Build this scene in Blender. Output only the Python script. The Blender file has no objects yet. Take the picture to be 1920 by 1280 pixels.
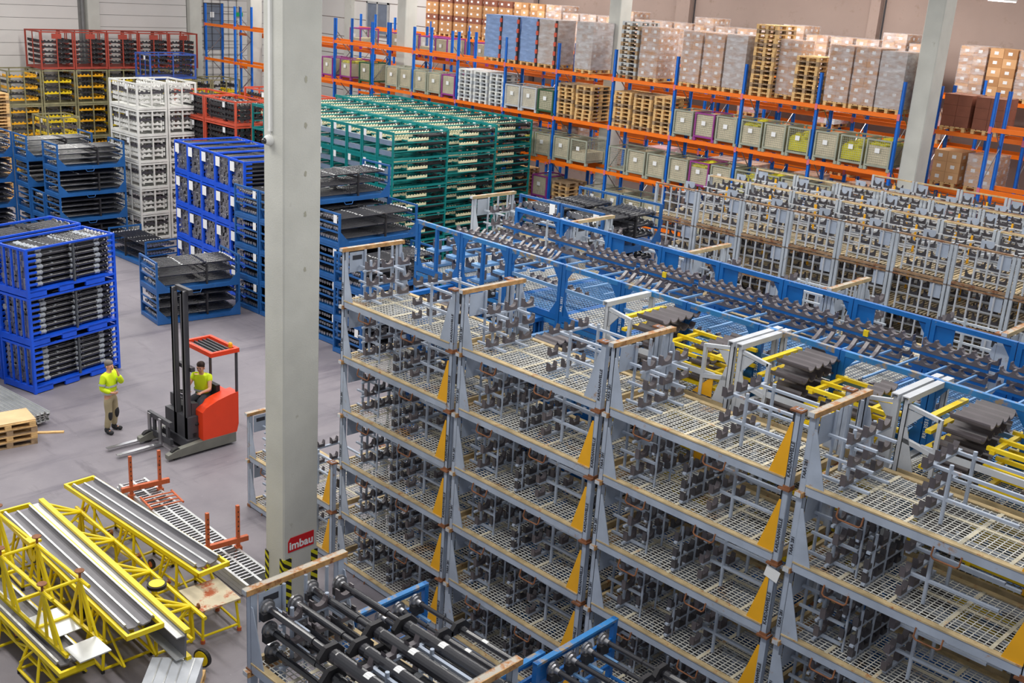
import bpy, math, random
from mathutils import Vector, Matrix
random.seed(7)
R = math.radians
SC = bpy.context.scene
COL = SC.collection

# ---------------------------------------------------------------- camera
CAM_Z = 10.8
YAW, PITCH, ROLL, FPX = -0.741, 0.315, 0.068, 2057.6
def set_camera():
    cy, sy = math.cos(YAW), math.sin(YAW)
    fwd = Vector((sy*math.cos(PITCH), cy*math.cos(PITCH), -math.sin(PITCH)))
    right = Vector((cy, -sy, 0)); up = right.cross(fwd)
    r2 = math.cos(ROLL)*right + math.sin(ROLL)*up
    u2 = -math.sin(ROLL)*right + math.cos(ROLL)*up
    cd = bpy.data.cameras.new('camera'); cd.sensor_width = 36; cd.lens = FPX/1920*36
    cd.clip_end = 300
    co = bpy.data.objects.new('camera', cd); COL.objects.link(co)
    co.matrix_world = Matrix(((r2.x, u2.x, -fwd.x, 0), (r2.y, u2.y, -fwd.y, 0), (r2.z, u2.z, -fwd.z, CAM_Z), (0, 0, 0, 1)))
    SC.camera = co
set_camera()

# ---------------------------------------------------------------- light
w = bpy.data.worlds.new('world'); SC.world = w; w.use_nodes = True
w.node_tree.nodes['Background'].inputs[0].default_value = (0.93, 0.96, 1.0, 1)
w.node_tree.nodes['Background'].inputs[1].default_value = 0.36
def area(name, loc, sx, sy, power, col=(1, 0.97, 0.92)):
    l = bpy.data.lights.new(name, 'AREA'); l.shape = 'RECTANGLE'; l.size = sx; l.size_y = sy
    l.energy = power; l.color = col
    o = bpy.data.objects.new(name, l); COL.objects.link(o); o.location = loc
    return o
for ix, X in enumerate((-46, -33, -20, -7)):
    for Y in (6, 15, 24, 36):
        area('hall_lamp', (X, Y, 13.4), 9, 1.2, 820 if ix < 3 else 520)
SC.view_settings.view_transform = 'Standard'
SC.view_settings.look = 'None'
SC.view_settings.gamma = 1
SC.view_settings.use_curve_mapping = False
SC.view_settings.exposure = 0.0

SC.cycles.max_bounces = 5; SC.cycles.diffuse_bounces = 3; SC.cycles.glossy_bounces = 2; SC.cycles.transparent_max_bounces = 8

# ---------------------------------------------------------------- materials
def lin(h):
    h = h.lstrip('#'); out = []
    for i in (0, 2, 4):
        c = int(h[i:i+2], 16)/255
        out.append(c/12.92 if c <= .04045 else ((c+.055)/1.055)**2.4)
    return (*out, 1)
MATS = {}
def mat(name, col, rough=.5, metal=0., var=.12, scale=3., wear=None, wear_at=.62, wear_scale=6., bump=0., bump_scale=40., spec=.5, stretch=None):
    """painted / raw surface: base colour with soft variation, optional worn patches, fine relief"""
    if name in MATS: return MATS[name]
    m = bpy.data.materials.new(name); m.use_nodes = True; nt = m.node_tree; N = nt.nodes; L = nt.links
    b = N['Principled BSDF']; b.inputs['Roughness'].default_value = rough; b.inputs['Metallic'].default_value = metal
    b.inputs['Specular IOR Level'].default_value = spec
    c = lin(col); g = N.new('ShaderNodeNewGeometry'); pos = g.outputs['Position']
    if stretch:
        mp = N.new('ShaderNodeMapping'); mp.inputs['Scale'].default_value = stretch; L.new(pos, mp.inputs[0]); pos = mp.outputs[0]
    n = N.new('ShaderNodeTexNoise'); n.inputs['Scale'].default_value = scale; n.inputs['Detail'].default_value = 4
    L.new(pos, n.inputs['Vector'])
    mx = N.new('ShaderNodeMix'); mx.data_type = 'RGBA'
    mx.inputs[6].default_value = tuple(max(0, v*(1-var)) for v in c[:3])+(1,)
    mx.inputs[7].default_value = tuple(min(1, v*(1+var)) for v in c[:3])+(1,)
    rp = N.new('ShaderNodeMapRange'); rp.inputs[1].default_value = .3; rp.inputs[2].default_value = .7
    L.new(n.outputs['Fac'], rp.inputs[0]); L.new(rp.outputs[0], mx.inputs[0]); out = mx.outputs[2]
    if wear:
        n2 = N.new('ShaderNodeTexNoise'); n2.inputs['Scale'].default_value = wear_scale; n2.inputs['Detail'].default_value = 8
        n2.inputs['Roughness'].default_value = .7; L.new(pos, n2.inputs['Vector'])
        r2 = N.new('ShaderNodeMapRange'); r2.inputs[1].default_value = wear_at-.05; r2.inputs[2].default_value = wear_at+.05
        L.new(n2.outputs['Fac'], r2.inputs[0])
        m2 = N.new('ShaderNodeMix'); m2.data_type = 'RGBA'; L.new(r2.outputs[0], m2.inputs[0]); L.new(out, m2.inputs[6])
        m2.inputs[7].default_value = lin(wear); out = m2.outputs[2]
    L.new(out, b.inputs['Base Color'])
    if bump:
        n3 = N.new('ShaderNodeTexNoise'); n3.inputs['Scale'].default_value = bump_scale; n3.inputs['Detail'].default_value = 3
        L.new(pos, n3.inputs['Vector']); bp = N.new('ShaderNodeBump'); bp.inputs['Strength'].default_value = bump
        bp.inputs['Distance'].default_value = .02; L.new(n3.outputs['Fac'], bp.inputs['Height']); L.new(bp.outputs[0], b.inputs['Normal'])
    MATS[name] = m; return m
def wrap_mat(name, col, clear):
    m = bpy.data.materials.new(name); m.use_nodes = True; nt = m.node_tree; N = nt.nodes; L = nt.links
    b = N['Principled BSDF']; b.inputs['Base Color'].default_value = lin(col); b.inputs['Roughness'].default_value = .22
    tr = N.new('ShaderNodeBsdfTransparent'); mx = N.new('ShaderNodeMixShader')
    g = N.new('ShaderNodeNewGeometry'); mp = N.new('ShaderNodeMapping'); mp.inputs['Scale'].default_value = (1.2, 1.2, 3.2)
    L.new(g.outputs['Position'], mp.inputs[0])
    n = N.new('ShaderNodeTexNoise'); n.inputs['Scale'].default_value = 2.2; n.inputs['Detail'].default_value = 5; L.new(mp.outputs[0], n.inputs['Vector'])
    r = N.new('ShaderNodeMapRange'); r.inputs[1].default_value = .35; r.inputs[2].default_value = .65
    r.inputs[3].default_value = clear-.18; r.inputs[4].default_value = clear+.22
    L.new(n.outputs['Fac'], r.inputs[0]); L.new(r.outputs[0], mx.inputs[0]); L.new(tr.outputs[0], mx.inputs[2]); L.new(b.outputs[0], mx.inputs[1])
    bp = N.new('ShaderNodeBump'); bp.inputs['Strength'].default_value = .5; bp.inputs['Distance'].default_value = .05
    L.new(n.outputs['Fac'], bp.inputs['Height']); L.new(bp.outputs[0], b.inputs['Normal'])
    L.new(mx.outputs[0], N['Material Output'].inputs[0]); MATS[name] = m; return m
GREY = mat('grey_paint', '#a9b4c6', .5, wear='#a27a52', wear_at=.66, wear_scale=5)
GREY2 = mat('light_grey_paint', '#b7bfc9', .5, wear='#a39179', wear_at=.68)
PALE = mat('pale_grey_paint', '#c4c8cf', .5, wear='#9a8468', wear_at=.7)
RUST = mat('rusty_edge', '#bf935f', .75, var=.3, scale=8, wear='#8b5230', wear_at=.6, wear_scale=9)
RUSTD = mat('dark_rust', '#8a5a3c', .8, var=.3, scale=9)
LIP = mat('worn_channel_lip', '#c3ad84', .7, var=.25, scale=5, wear='#a9642f', wear_at=.63)
DECK = mat('galvanised_mesh', '#d6d5cf', .5, var=.12, scale=1.1, wear='#b98a4c', wear_at=.62, wear_scale=.9)
STRAPD = mat('dull_deck', '#a89a80', .7, var=.25, wear='#7d5c3a', wear_at=.58)
STRAP = mat('deck_strap', '#d0c8b2', .65, var=.2, wear='#b98145', wear_at=.64)
DARK = mat('dark_plastic', '#5a5459', .45, var=.2)
DARK2 = mat('scalloped_plastic', '#625b5f', .36, var=.15, spec=.7)
BEAMT = mat('worn_top_beam', '#b9b2a6', .6, var=.15, scale=6, wear='#a9713c', wear_at=.52, wear_scale=6)
RAIL = mat('rusted_rail', '#9b7d60', .7, var=.25, scale=7, wear='#7c4b2d', wear_at=.56, wear_scale=6)
BLK2 = mat('charcoal_plastic', '#46444a', .45, var=.2)
BLACK = mat('gloss_black_steel', '#2b2b31', .22, var=.15, spec=.9)
BLACKM = mat('matt_black', '#2b2a2e', .6)
STEEL = mat('bare_steel', '#a9a9ad', .32, metal=.85, var=.15)
ORANGEY = mat('orange_yellow_paint', '#f2b01c', .5, var=.06)
SAFETY = mat('stencil_white', '#eceff2', .6, var=.03)
INK = mat('stencil_ink', '#33343c', .6, var=.03)
BLUEW = mat('mid_blue_paint', '#1768b4', .4, wear='#8f8a7c', wear_at=.69, wear_scale=7)
BLUEE = mat('worn_blue_edge', '#2f7fc2', .45, wear='#a08d70', wear_at=.56, wear_scale=4)
BLUEL = mat('light_blue_bar', '#6f9ccc', .4)
BLUEB = mat('bright_blue_paint', '#1553d8', .38, wear='#3f6bd0', wear_at=.66)
BLUED = mat('dark_blue_paint', '#235c9c', .42, wear='#6c7f94', wear_at=.68)
BLUEP = mat('upright_blue', '#1670d8', .4)
ORANGE = mat('beam_orange', '#ff7a14', .42, var=.06)
TEAL = mat('teal_paint', '#0c7f7e', .4, wear='#2e6664', wear_at=.68)
CREAM = mat('cream_plastic', '#e9e2bd', .5, var=.06)
SLATE = mat('slate_tube', '#8d9fb4', .35, metal=.3)
REDO = mat('red_oxide_paint', '#d2553c', .5, wear='#8a4433', wear_at=.66)
REDB = mat('old_red_paint', '#a84436', .6, wear='#7b4a3a', wear_at=.62)
WHITEP = mat('white_rack_paint', '#dcdcd8', .5, wear='#a49a8c', wear_at=.7)
OLIVE = mat('olive_steel', '#8f8a68', .6, var=.25, wear='#6b5236', wear_at=.62)
YELLOW = mat('machine_yellow', '#f2d70c', .42, var=.05, wear='#c29b14', wear_at=.72)
YELLOWR = mat('cradle_yellow', '#f3d21c', .45, var=.06)
WOOD = mat('pallet_wood', '#dfb67c', .75, var=.28, scale=5, wear='#a5814f', wear_at=.62, stretch=(1, 1, 8))
WOODG = mat('weathered_wood', '#a58a6c', .8, var=.3, scale=6)
PLY = mat('plywood', '#d9b98c', .7, var=.12)
CARTON = mat('brown_carton', '#bd8a5c', .75, var=.12, scale=1.2)
CARTONL = mat('light_carton', '#d9a878', .75, var=.1, scale=1.2)
CARTOND = mat('dark_carton', '#8c5440', .75, var=.12)
LINER = mat('cardboard_liner', '#d9cdb4', .8, var=.1)
PAPER = mat('white_paper', '#f1f2f3', .6, var=.02)
GBOX = mat('box_grey_green', '#a3a797', .5, var=.12)
GBOXG = mat('box_green', '#2e5c3f', .5)
PURPLE = mat('box_purple', '#9a3f8f', .45)
PLASTW = mat('white_plastic', '#e6e6e4', .45, var=.04)
CONC = mat('concrete', '#c9c9c2', .8, var=.07, scale=1.6, wear='#a8a69a', wear_at=.69, wear_scale=3.2, bump=.15)
CONCB = mat('brown_concrete', '#a8938a', .85, var=.07, scale=.5, wear='#9b867b', wear_at=.62, wear_scale=2, bump=.1)
WALLP = mat('white_panel', '#dcd9d6', .6, var=.03, scale=.6)
DOORM = mat('grey_door', '#6d7686', .5)
ORANGER = mat('truck_red', '#f0451f', .4, var=.04)
ASPH = mat('dark_steel', '#45454a', .45, var=.15)
RUBBER = mat('rubber', '#2c2b2c', .7)
GUTTER = mat('grey_gutter', '#77757a', .45, var=.08)
ALU = mat('aluminium', '#c9cbcc', .35, metal=.5, var=.1)
OXIDE = mat('oxide_stand', '#c9653a', .55, wear='#8e4a2e', wear_at=.63)
HIVIS = mat('hivis_yellow', '#d9f21c', .7, var=.05)
REFLECT = mat('reflective_grey', '#b9bdc2', .35)
SKIN = mat('skin', '#d9a084', .55, var=.05)
HAIR = mat('grey_hair', '#77706a', .8)
HAIRD = mat('dark_hair', '#3a2c24', .8)
KHAKI = mat('khaki_cloth', '#a5987a', .85)
NAVY = mat('dark_cloth', '#3a3d46', .85)
CLOTHBLACK = mat('black_cloth', '#26262a', .85)
SIGNRED = mat('sign_red', '#cf1420', .45, var=.02)
YBAG = mat('yellow_bag', '#d8cf2a', .6, var=.15)
PINK = mat('pink_carton', '#e2a3a6', .7)
FILM = wrap_mat('stretch_film', '#e9e6ea', .66)
FILMC = wrap_mat('cloudy_film', '#cfcbcd', .32)
FILMB = wrap_mat('blue_film', '#8fa9d8', .18)
def stripes():
    m = bpy.data.materials.new('hazard_stripes'); m.use_nodes = True; N = m.node_tree.nodes; L = m.node_tree.links
    g = N.new('ShaderNodeNewGeometry'); s = N.new('ShaderNodeSeparateXYZ'); L.new(g.outputs['Position'], s.inputs[0])
    a = N.new('ShaderNodeMath'); a.operation = 'ADD'; L.new(s.outputs[0], a.inputs[0]); L.new(s.outputs[1], a.inputs[1])
    a2 = N.new('ShaderNodeMath'); a2.operation = 'MULTIPLY_ADD'; L.new(s.outputs[2], a2.inputs[0]); a2.inputs[1].default_value = 1.3; L.new(a.outputs[0], a2.inputs[2])
    f = N.new('ShaderNodeMath'); f.operation = 'PINGPONG'; f.inputs[1].default_value = .1; L.new(a2.outputs[0], f.inputs[0])
    t = N.new('ShaderNodeMath'); t.operation = 'GREATER_THAN'; t.inputs[1].default_value = .05; L.new(f.outputs[0], t.inputs[0])
    mx = N.new('ShaderNodeMix'); mx.data_type = 'RGBA'; L.new(t.outputs[0], mx.inputs[0])
    mx.inputs[6].default_value = lin('#d6cf1e'); mx.inputs[7].default_value = lin('#1d1d18')
    L.new(mx.outputs[2], N['Principled BSDF'].inputs['Base Color']); return m
HAZ = stripes()

# ---------------------------------------------------------------- mesh building
class MB:
    def __init__(s): s.v = []; s.f = []; s.m = []; s.mi = 0
    def face(s, *idx): s.f.append(idx); s.m.append(s.mi)
    def hexa(s, P):
        o = len(s.v); s.v += [tuple(p) for p in P]
        for q in ((0, 3, 2, 1), (4, 5, 6, 7), (0, 1, 5, 4), (1, 2, 6, 5), (2, 3, 7, 6), (3, 0, 4, 7)):
            s.face(*[o+i for i in q])
        return s
    def box(s, x0, y0, z0, x1, y1, z1):
        return s.hexa([(x0, y0, z0), (x1, y0, z0), (x1, y1, z0), (x0, y1, z0), (x0, y0, z1), (x1, y0, z1), (x1, y1, z1), (x0, y1, z1)])
    def bar(s, p, q, a, b=None, up=(0, 0, 1)):
        p = Vector(p); q = Vector(q); b = b or a; d = (q-p).normalized(); up = Vector(up)
        if abs(d.dot(up)) > .98: up = Vector((0, 1, 0))
        sx = d.cross(up).normalized()*a/2; sz = sx.cross(d).normalized()*b/2
        return s.hexa([p-sx-sz, p+sx-sz, q+sx-sz, q-sx-sz, p-sx+sz, p+sx+sz, q+sx+sz, q-sx+sz])
    def tube(s, p, q, r, n=8, r2=None, cap=True):
        p = Vector(p); q = Vector(q); d = (q-p).normalized(); r2 = r if r2 is None else r2
        u = d.orthogonal().normalized(); w = d.cross(u); o = len(s.v)
        for c, rr in ((p, r), (q, r2)):
            for i in range(n):
                t = 2*math.pi*i/n; s.v.append(tuple(c+u*math.cos(t)*rr+w*math.sin(t)*rr))
        for i in range(n): s.face(o+i, o+(i+1) % n, o+n+(i+1) % n, o+n+i)
        if cap: s.face(*[o+n-1-i for i in range(n)]); s.face(*[o+n+i for i in range(n)])
        return s
    def path(s, pts, r, n=6):
        for a, b in zip(pts, pts[1:]): s.tube(a, b, r, n)
        return s
    def prism(s, pts, off):
        off = Vector(off); o = len(s.v); n = len(pts)
        s.v += [tuple(p) for p in pts]+[tuple(Vector(p)+off) for p in pts]
        s.face(*[o+n-1-i for i in range(n)]); s.face(*[o+n+i for i in range(n)])
        for i in range(n): s.face(o+i, o+(i+1) % n, o+n+(i+1) % n, o+n+i)
        return s
    def lathe(s, p, d, prof, n=12):
        p = Vector(p); d = Vector(d).normalized(); u = d.orthogonal().normalized(); w = d.cross(u); o = len(s.v)
        for t, r in prof:
            for i in range(n):
                a = 2*math.pi*i/n; s.v.append(tuple(p+d*t+u*math.cos(a)*r+w*math.sin(a)*r))
        for k in range(len(prof)-1):
            for i in range(n):
                s.face(o+k*n+i, o+k*n+(i+1) % n, o+(k+1)*n+(i+1) % n, o+(k+1)*n+i)
        s.face(*[o+n-1-i for i in range(n)]); e = o+(len(prof)-1)*n; s.face(*[e+i for i in range(n)])
        return s
    def ball(s, c, r, n=10, k=6, sc=(1, 1, 1)):
        c = Vector(c); o = len(s.v)
        for j in range(k+1):
            t = math.pi*j/k
            for i in range(n):
                a = 2*math.pi*i/n
                s.v.append((c.x+r*sc[0]*math.sin(t)*math.cos(a), c.y+r*sc[1]*math.sin(t)*math.sin(a), c.z+r*sc[2]*math.cos(t)))
        for j in range(k):
            for i in range(n): s.face(o+j*n+i, o+(j+1)*n+i, o+(j+1)*n+(i+1) % n, o+j*n+(i+1) % n)
        return s
    def mesh(s, name, *mats, smooth=False):
        me = bpy.data.meshes.new(name); me.from_pydata(s.v, [], s.f)
        for m in mats: me.materials.append(m)
        if len(mats) > 1: me.polygons.foreach_set('material_index', s.m)
        if smooth: me.polygons.foreach_set('use_smooth', [True]*len(s.f)); me.set_sharp_from_angle(angle=.9)
        me.update(); return me
CACHE = {}
def bxm(sx, sy, sz, m):
    k = ('b', round(sx, 4), round(sy, 4), round(sz, 4), m.name)
    if k not in CACHE: CACHE[k] = MB().box(0, 0, 0, sx, sy, sz).mesh('box', m)
    return CACHE[k]
def cached(k, fn):
    if k not in CACHE: CACHE[k] = fn()
    return CACHE[k]

# ---------------------------------------------------------------- objects
def link(o, parent=None):
    COL.objects.link(o)
    if parent is not None: o.parent = parent
    return o
def tag(o, label, cat, group=None, kind=None):
    if label:
        n = len(label.split())
        if n < 4 or n > 16: print('LABEL LENGTH', n, label)
        o['label'] = label
    if cat: o['category'] = cat
    if group: o['group'] = group
    if kind: o['kind'] = kind
    return o
def thing(name, label, cat, loc=(0, 0, 0), rz=0., group=None):
    o = bpy.data.objects.new(name, None); o.empty_display_size = .2; link(o); o.location = loc; o.rotation_euler = (0, 0, rz)
    return tag(o, label, cat, group)
def solo(name, me, label, cat, loc=(0, 0, 0), rot=(0, 0, 0), group=None):
    o = bpy.data.objects.new(name, me); link(o); o.location = loc; o.rotation_euler = rot
    return tag(o, label, cat, group)
def part(name, me, parent, loc=(0, 0, 0), rot=(0, 0, 0), label=None, kind=None):
    o = bpy.data.objects.new(name, me); link(o, parent); o.location = loc; o.rotation_euler = rot
    if label: o['label'] = label
    if kind: o['kind'] = kind
    return o
def struct(name, me, label=None, parent=None, loc=(0, 0, 0)):
    o = bpy.data.objects.new(name, me); link(o, parent); o.location = loc
    if parent is None: o['kind'] = 'structure'
    if label: o['label'] = label
    return o
class Tm(list):
    """a reusable set of parts; stamp() puts a copy of every part under a thing (mesh data is shared)"""
    def add(s, name, me, loc=(0, 0, 0), rot=(0, 0, 0), label=None, sub=None, kind=None):
        s.append((name, me, loc, rot, label, sub or [], kind)); return s
    def box(s, name, x0, y0, z0, x1, y1, z1, m, label=None):
        return s.add(name, bxm(x1-x0, y1-y0, z1-z0, m), (x0, y0, z0), label=label)
    def stamp(s, parent):
        for name, me, loc, rot, label, sub, kind in s:
            o = part(name, me, parent, loc, rot, label, kind)
            for n2, me2, l2, r2 in sub: part(n2, me2, o, l2, r2)
        return parent
ORD = ['zeroth', 'first', 'second', 'third', 'fourth', 'fifth', 'sixth', 'seventh', 'eighth', 'ninth', 'tenth', 'eleventh', 'twelfth', 'thirteenth', 'fourteenth', 'fifteenth', 'sixteenth', 'seventeenth', 'eighteenth', 'nineteenth', 'twentieth']
def ordn(n):
    if n <= 20: return ORD[n]
    if n == 30: return 'thirtieth'
    return ('twenty-' if n < 30 else 'thirty-')+ORD[n % 10]
def text_mesh(s, size, m, bold=0., align='LEFT'):
    c = bpy.data.curves.new('lettering', 'FONT'); c.body = s; c.size = size; c.offset = bold; c.resolution_u = 2; c.align_x = align; c.extrude = .001
    o = bpy.data.objects.new('lettering', c); me = bpy.data.meshes.new_from_object(o)
    bpy.data.objects.remove(o); me.materials.clear(); me.materials.append(m); return me
# ================================================================ setting
def floor_mat():
    m = bpy.data.materials.new('floor_concrete'); m.use_nodes = True; N = m.node_tree.nodes; L = m.node_tree.links
    b = N['Principled BSDF']; b.inputs['Roughness'].default_value = .55
    g = N.new('ShaderNodeNewGeometry')
    def noise(sc, det, stretch=None, rot=0):
        v = g.outputs['Position']
        if stretch:
            mp = N.new('ShaderNodeMapping'); mp.inputs['Scale'].default_value = stretch; mp.inputs['Rotation'].default_value = (0, 0, rot); L.new(v, mp.inputs[0]); v = mp.outputs[0]
        n = N.new('ShaderNodeTexNoise'); n.inputs['Scale'].default_value = sc; n.inputs['Detail'].default_value = det; n.inputs['Roughness'].default_value = .65
        L.new(v, n.inputs['Vector']); return n.outputs['Fac']
    def mix(fac, lo, hi, a, c):
        r = N.new('ShaderNodeMapRange'); r.inputs[1].default_value = lo; r.inputs[2].default_value = hi; L.new(fac, r.inputs[0])
        x = N.new('ShaderNodeMix'); x.data_type = 'RGBA'; L.new(r.outputs[0], x.inputs[0])
        if isinstance(a, tuple): x.inputs[6].default_value = a
        else: L.new(a, x.inputs[6])
        x.inputs[7].default_value = c; return x.outputs[2]
    c = mix(noise(.5, 6), .3, .7, lin('#77727a'), lin('#8d878d'))
    c = mix(noise(1.2, 6, (1, .16, 1), .5), .53, .7, c, lin('#65606a'))     # tyre marks
    c = mix(noise(1.4, 6, (.2, 1, 1), .35), .58, .75, c, lin('#5f5a62'))
    c = mix(noise(9, 8), .66, .74, c, lin('#a8a2a4'))
    L.new(c, b.inputs['Base Color'])
    bp = N.new('ShaderNodeBump'); bp.inputs['Strength'].default_value = .12; bp.inputs['Distance'].default_value = .02
    L.new(noise(25, 4), bp.inputs['Height']); L.new(bp.outputs[0], b.inputs['Normal']); return m
fl = struct('floor', MB().box(-62, -2, -.2, 6, 44, 0).mesh('floor', floor_mat()), 'grey concrete floor with tyre marks')
# left wall: horizontal white sandwich panels between concrete pilasters
wl = struct('wall_left', MB().box(-58.3, -2, 0, -58.04, 42, 14).mesh('wall_left', mat('joint_grey', '#8d8b8a', .8)), 'white panel wall')
for y0, y1, z0 in ((12, 27.9, .1), (28.98, 34.25, .35), (35.08, 41.4, .1)):
    z = z0
    while z < 13.4:
        part('wall_panel', bxm(.05, y1-y0, .6, WALLP), wl, (-58.04, y0, z)); z += .62
for y0, y1 in ((28.3, 28.95), (34.3, 35.05)):
    part('pilaster', bxm(.35, y1-y0, 13.5, CONC), wl, (-58.04, y0, 0))
part('drain_pipe', cached('pipe', lambda: MB().tube((0, 0, 0), (0, 0, 13.5), .07, 10).mesh('pipe', mat('pipe_grey', '#7f7f80'))), wl, (-57.9, 28.1, 0))
for k in range(5):
    part('cable_tray_wire', cached('wirev', lambda: MB().tube((0, 0, 0), (0, 0, 9), .015, 5).mesh('w', ASPH)), wl, (-57.9, 35.3+k*.55, 0))
for k in range(12):
    part('cable_tray_wire', cached('wireh', lambda: MB().tube((0, 0, 0), (0, 2.4, 0), .012, 5).mesh('w', ASPH)), wl, (-57.92, 35.2, 4.6+k*.38))
dr = struct('door_1', MB().box(-57.99, 35.42, 6.0, -57.93, 36.55, 8.5).mesh('door', DOORM), 'dark grey service door in the white panel wall')
part('door_frame', MB().box(0, 0, 0, .1, .07, 2.6).box(0, 1.2, 0, .1, 1.27, 2.6).box(0, 0, 2.53, .1, 1.27, 2.6).mesh('f', ASPH), dr, (-58.0, 35.35, 6.0))
part('notice', bxm(.01, .25, .3, PAPER), dr, (-57.92, 35.75, 7.8))
es = thing('exit_sign', 'small green exit sign hanging beside the grey service door', 'sign', (-57.85, 37.4, 7.9))
part('panel', bxm(.05, .45, .22, mat('exit_green', '#1fa45c', .4)), es)
part('bracket', bxm(.03, .03, .35, ASPH), es, (.01, .2, .22))
wb = struct('wall_back', MB().box(-58, 41.5, 0, 6, 41.8, 14).mesh('wall_back', CONCB), 'brown grey concrete wall behind the pallet racks')
for x, wd in ((-38.5, .7), (-29.35, .7), (-20.35, .4), (-11.5, .6)):
    part('pilaster', bxm(wd, .3, 14, CONCB), wb, (x, 41.2, 0))
    part('pilaster_dark_strip', bxm(.06, .04, 14, ASPH), wb, (x+wd+.04, 41.48, 0))  # thin dark strip on the wall face, right of each pilaster
z = .1
while z < 13.5:
    part('wall_panel', bxm(12.8, .05, .98, WALLP), wb, (-57.9, 41.44, z)); z += 1.02
for x in (-52.5, -47.5):
    part('pilaster', bxm(.6, .3, 14, CONC), wb, (x, 41.2, 0))
wd1 = struct('window_1', MB().box(-50.6, 41.36, 7.6, -48.9, 41.43, 9.2).mesh('window', DOORM), 'small grey window high in the white wall')
part('window_frame', MB().box(0, 0, 0, 1.9, .06, .1).box(0, 0, 1.7, 1.9, .06, 1.8).box(0, 0, 0, .1, .06, 1.8).box(1.8, 0, 0, 1.9, .06, 1.8).box(.9, 0, 0, 1, .06, 1.8).mesh('f', ALU), wd1, (-50.7, 41.32, 7.5))
# concrete columns
def column(x0, y0, x1, y1, h, label):
    c = .025
    pts = [(x0+c, y0, 0), (x1-c, y0, 0), (x1, y0+c, 0), (x1, y1-c, 0), (x1-c, y1, 0), (x0+c, y1, 0), (x0, y1-c, 0), (x0, y0+c, 0)]
    t = thing('concrete_column', label, 'column', ((x0+x1)/2, (y0+y1)/2, 0), group='concrete columns')
    o = Vector(t.location)
    part('shaft', MB().prism([Vector(p)-o for p in pts], (0, 0, h)).mesh('column', CONC), t)
    return t
col1 = column(-14.62, 9.92, -14.08, 10.64, 14, 'large pale concrete column standing in front, with a red sign near its foot')
def stain():
    m = MB()
    for k, z in enumerate((6.2, 7.1, 7.75, 8.5, 9.2)):
        n = 14; o = len(m.v); rr = [random.uniform(.6, 1.1) for _ in range(n)]
        m.v += [(0, .03*math.cos(2*math.pi*i/n)*rr[i], z+.055*math.sin(2*math.pi*i/n)*rr[i]) for i in range(n)]; m.face(*range(o, o+n))
    return m.mesh('stain', mat('damp_stain', '#a7a596', .85, var=.1))
part('damp_stains', stain(), col1, (.2735, .05, 0), kind='stuff')
corner = part('corner_guard', MB().box(0, 0, .02, .012, .16, 1.05).box(0, 0, .02, -.1, -.012, 1.05).mesh('guard', HAZ), col1, (.27, -.36, 0), label='yellow and black striped corner guard')
part('corner_guard', MB().box(0, 0, .02, -.012, .14, 1.05).box(0, -.012, .02, .1, 0, 1.05).mesh('guard', HAZ), col1, (-.27, -.36, 0))
part('corner_guard', MB().box(0, 0, .02, .012, -.14, 1.05).mesh('guard', HAZ), col1, (.27, .36, 0))
sg = thing('company_sign', 'red sign with white lettering on the large concrete column', 'sign', (-14.078, 10.28, 1.17))
part('panel', MB().prism([(0, -.27, 0), (0, .27, 0), (0, .27, .27), (0, -.22, .27), (0, -.27, .2)], (.012, 0, 0)).mesh('panel', SIGNRED), sg)
tx = text_mesh('imbau', .21, PAPER, .006, 'CENTER')
o = part('lettering', tx, sg, (.015, 0.0, .05), (R(90), 0, R(90)))
cct = thing('security_camera', 'white dome security camera fixed to the large concrete column', 'camera', (-14.42, 9.92, 8.25))
part('housing', MB().lathe((0, 0, 0), (0, -1, 0), [(0, .085), (.05, .085), (.085, .07), (.1, .045)], 16).mesh('housing', PLASTW, smooth=True), cct)
part('lens_dome', MB().ball((-.015, -.1, -.01), .05, 12, 8).mesh('dome', BLACK, smooth=True), cct)
part('cable', MB().path([(.02, -.02, .08), (.035, -.025, .14), (.01, -.02, .18)], .008).mesh('cable', PLASTW), cct)
cdt = thing('cable_conduit', 'long white cable conduit running up the large concrete column', 'conduit', (-14.43, 9.92, 8.42))
part('duct', bxm(.06, .04, 5.5, PLASTW), cdt, (0, -.04, 0))
part('end_cap', bxm(.066, .045, .03, PLASTW), cdt, (-.003, -.045, -.03))
column(-39.69, 34.15, -39.1, 34.85, 14, 'concrete column rising behind the stacked brown cartons and orange beams')
column(-27.4, 34.15, -26.85, 34.85, 14, 'concrete column inside the racking, beside the tall dark pallet stack')
column(-14.6, 33.2, -14.05, 34.0, 14, 'slanting concrete column at the far right end of the racking')
column(-51.8, 34.15, -51.4, 34.85, 14, 'far concrete column at the left end of the racking')
hl = thing('hanging_lamp', 'bright rectangular lamp hanging before the brown wall at upper right', 'lamp', (-14.25, 38, 11.25))
lm = bpy.data.materials.new('lamp_glow'); lm.use_nodes = True; nb = lm.node_tree.nodes['Principled BSDF']
nb.inputs['Emission Color'].default_value = (1, .97, .9, 1); nb.inputs['Emission Strength'].default_value = 6
part('diffuser', bxm(.46, 1.2, .03, lm), hl, (-.23, -.6, 0)); part('housing', bxm(.5, 1.24, .08, PLASTW), hl, (-.25, -.62, .03))
part('hanger', MB().tube((0, -.4, 0), (0, -.4, 2.6), .01, 5).mesh('h', ASPH), hl, (0, 0, .11)); part('hanger', MB().tube((0, .4, 0), (0, .4, 2.6), .01, 5).mesh('h', ASPH), hl, (0, 0, .11))
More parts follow.
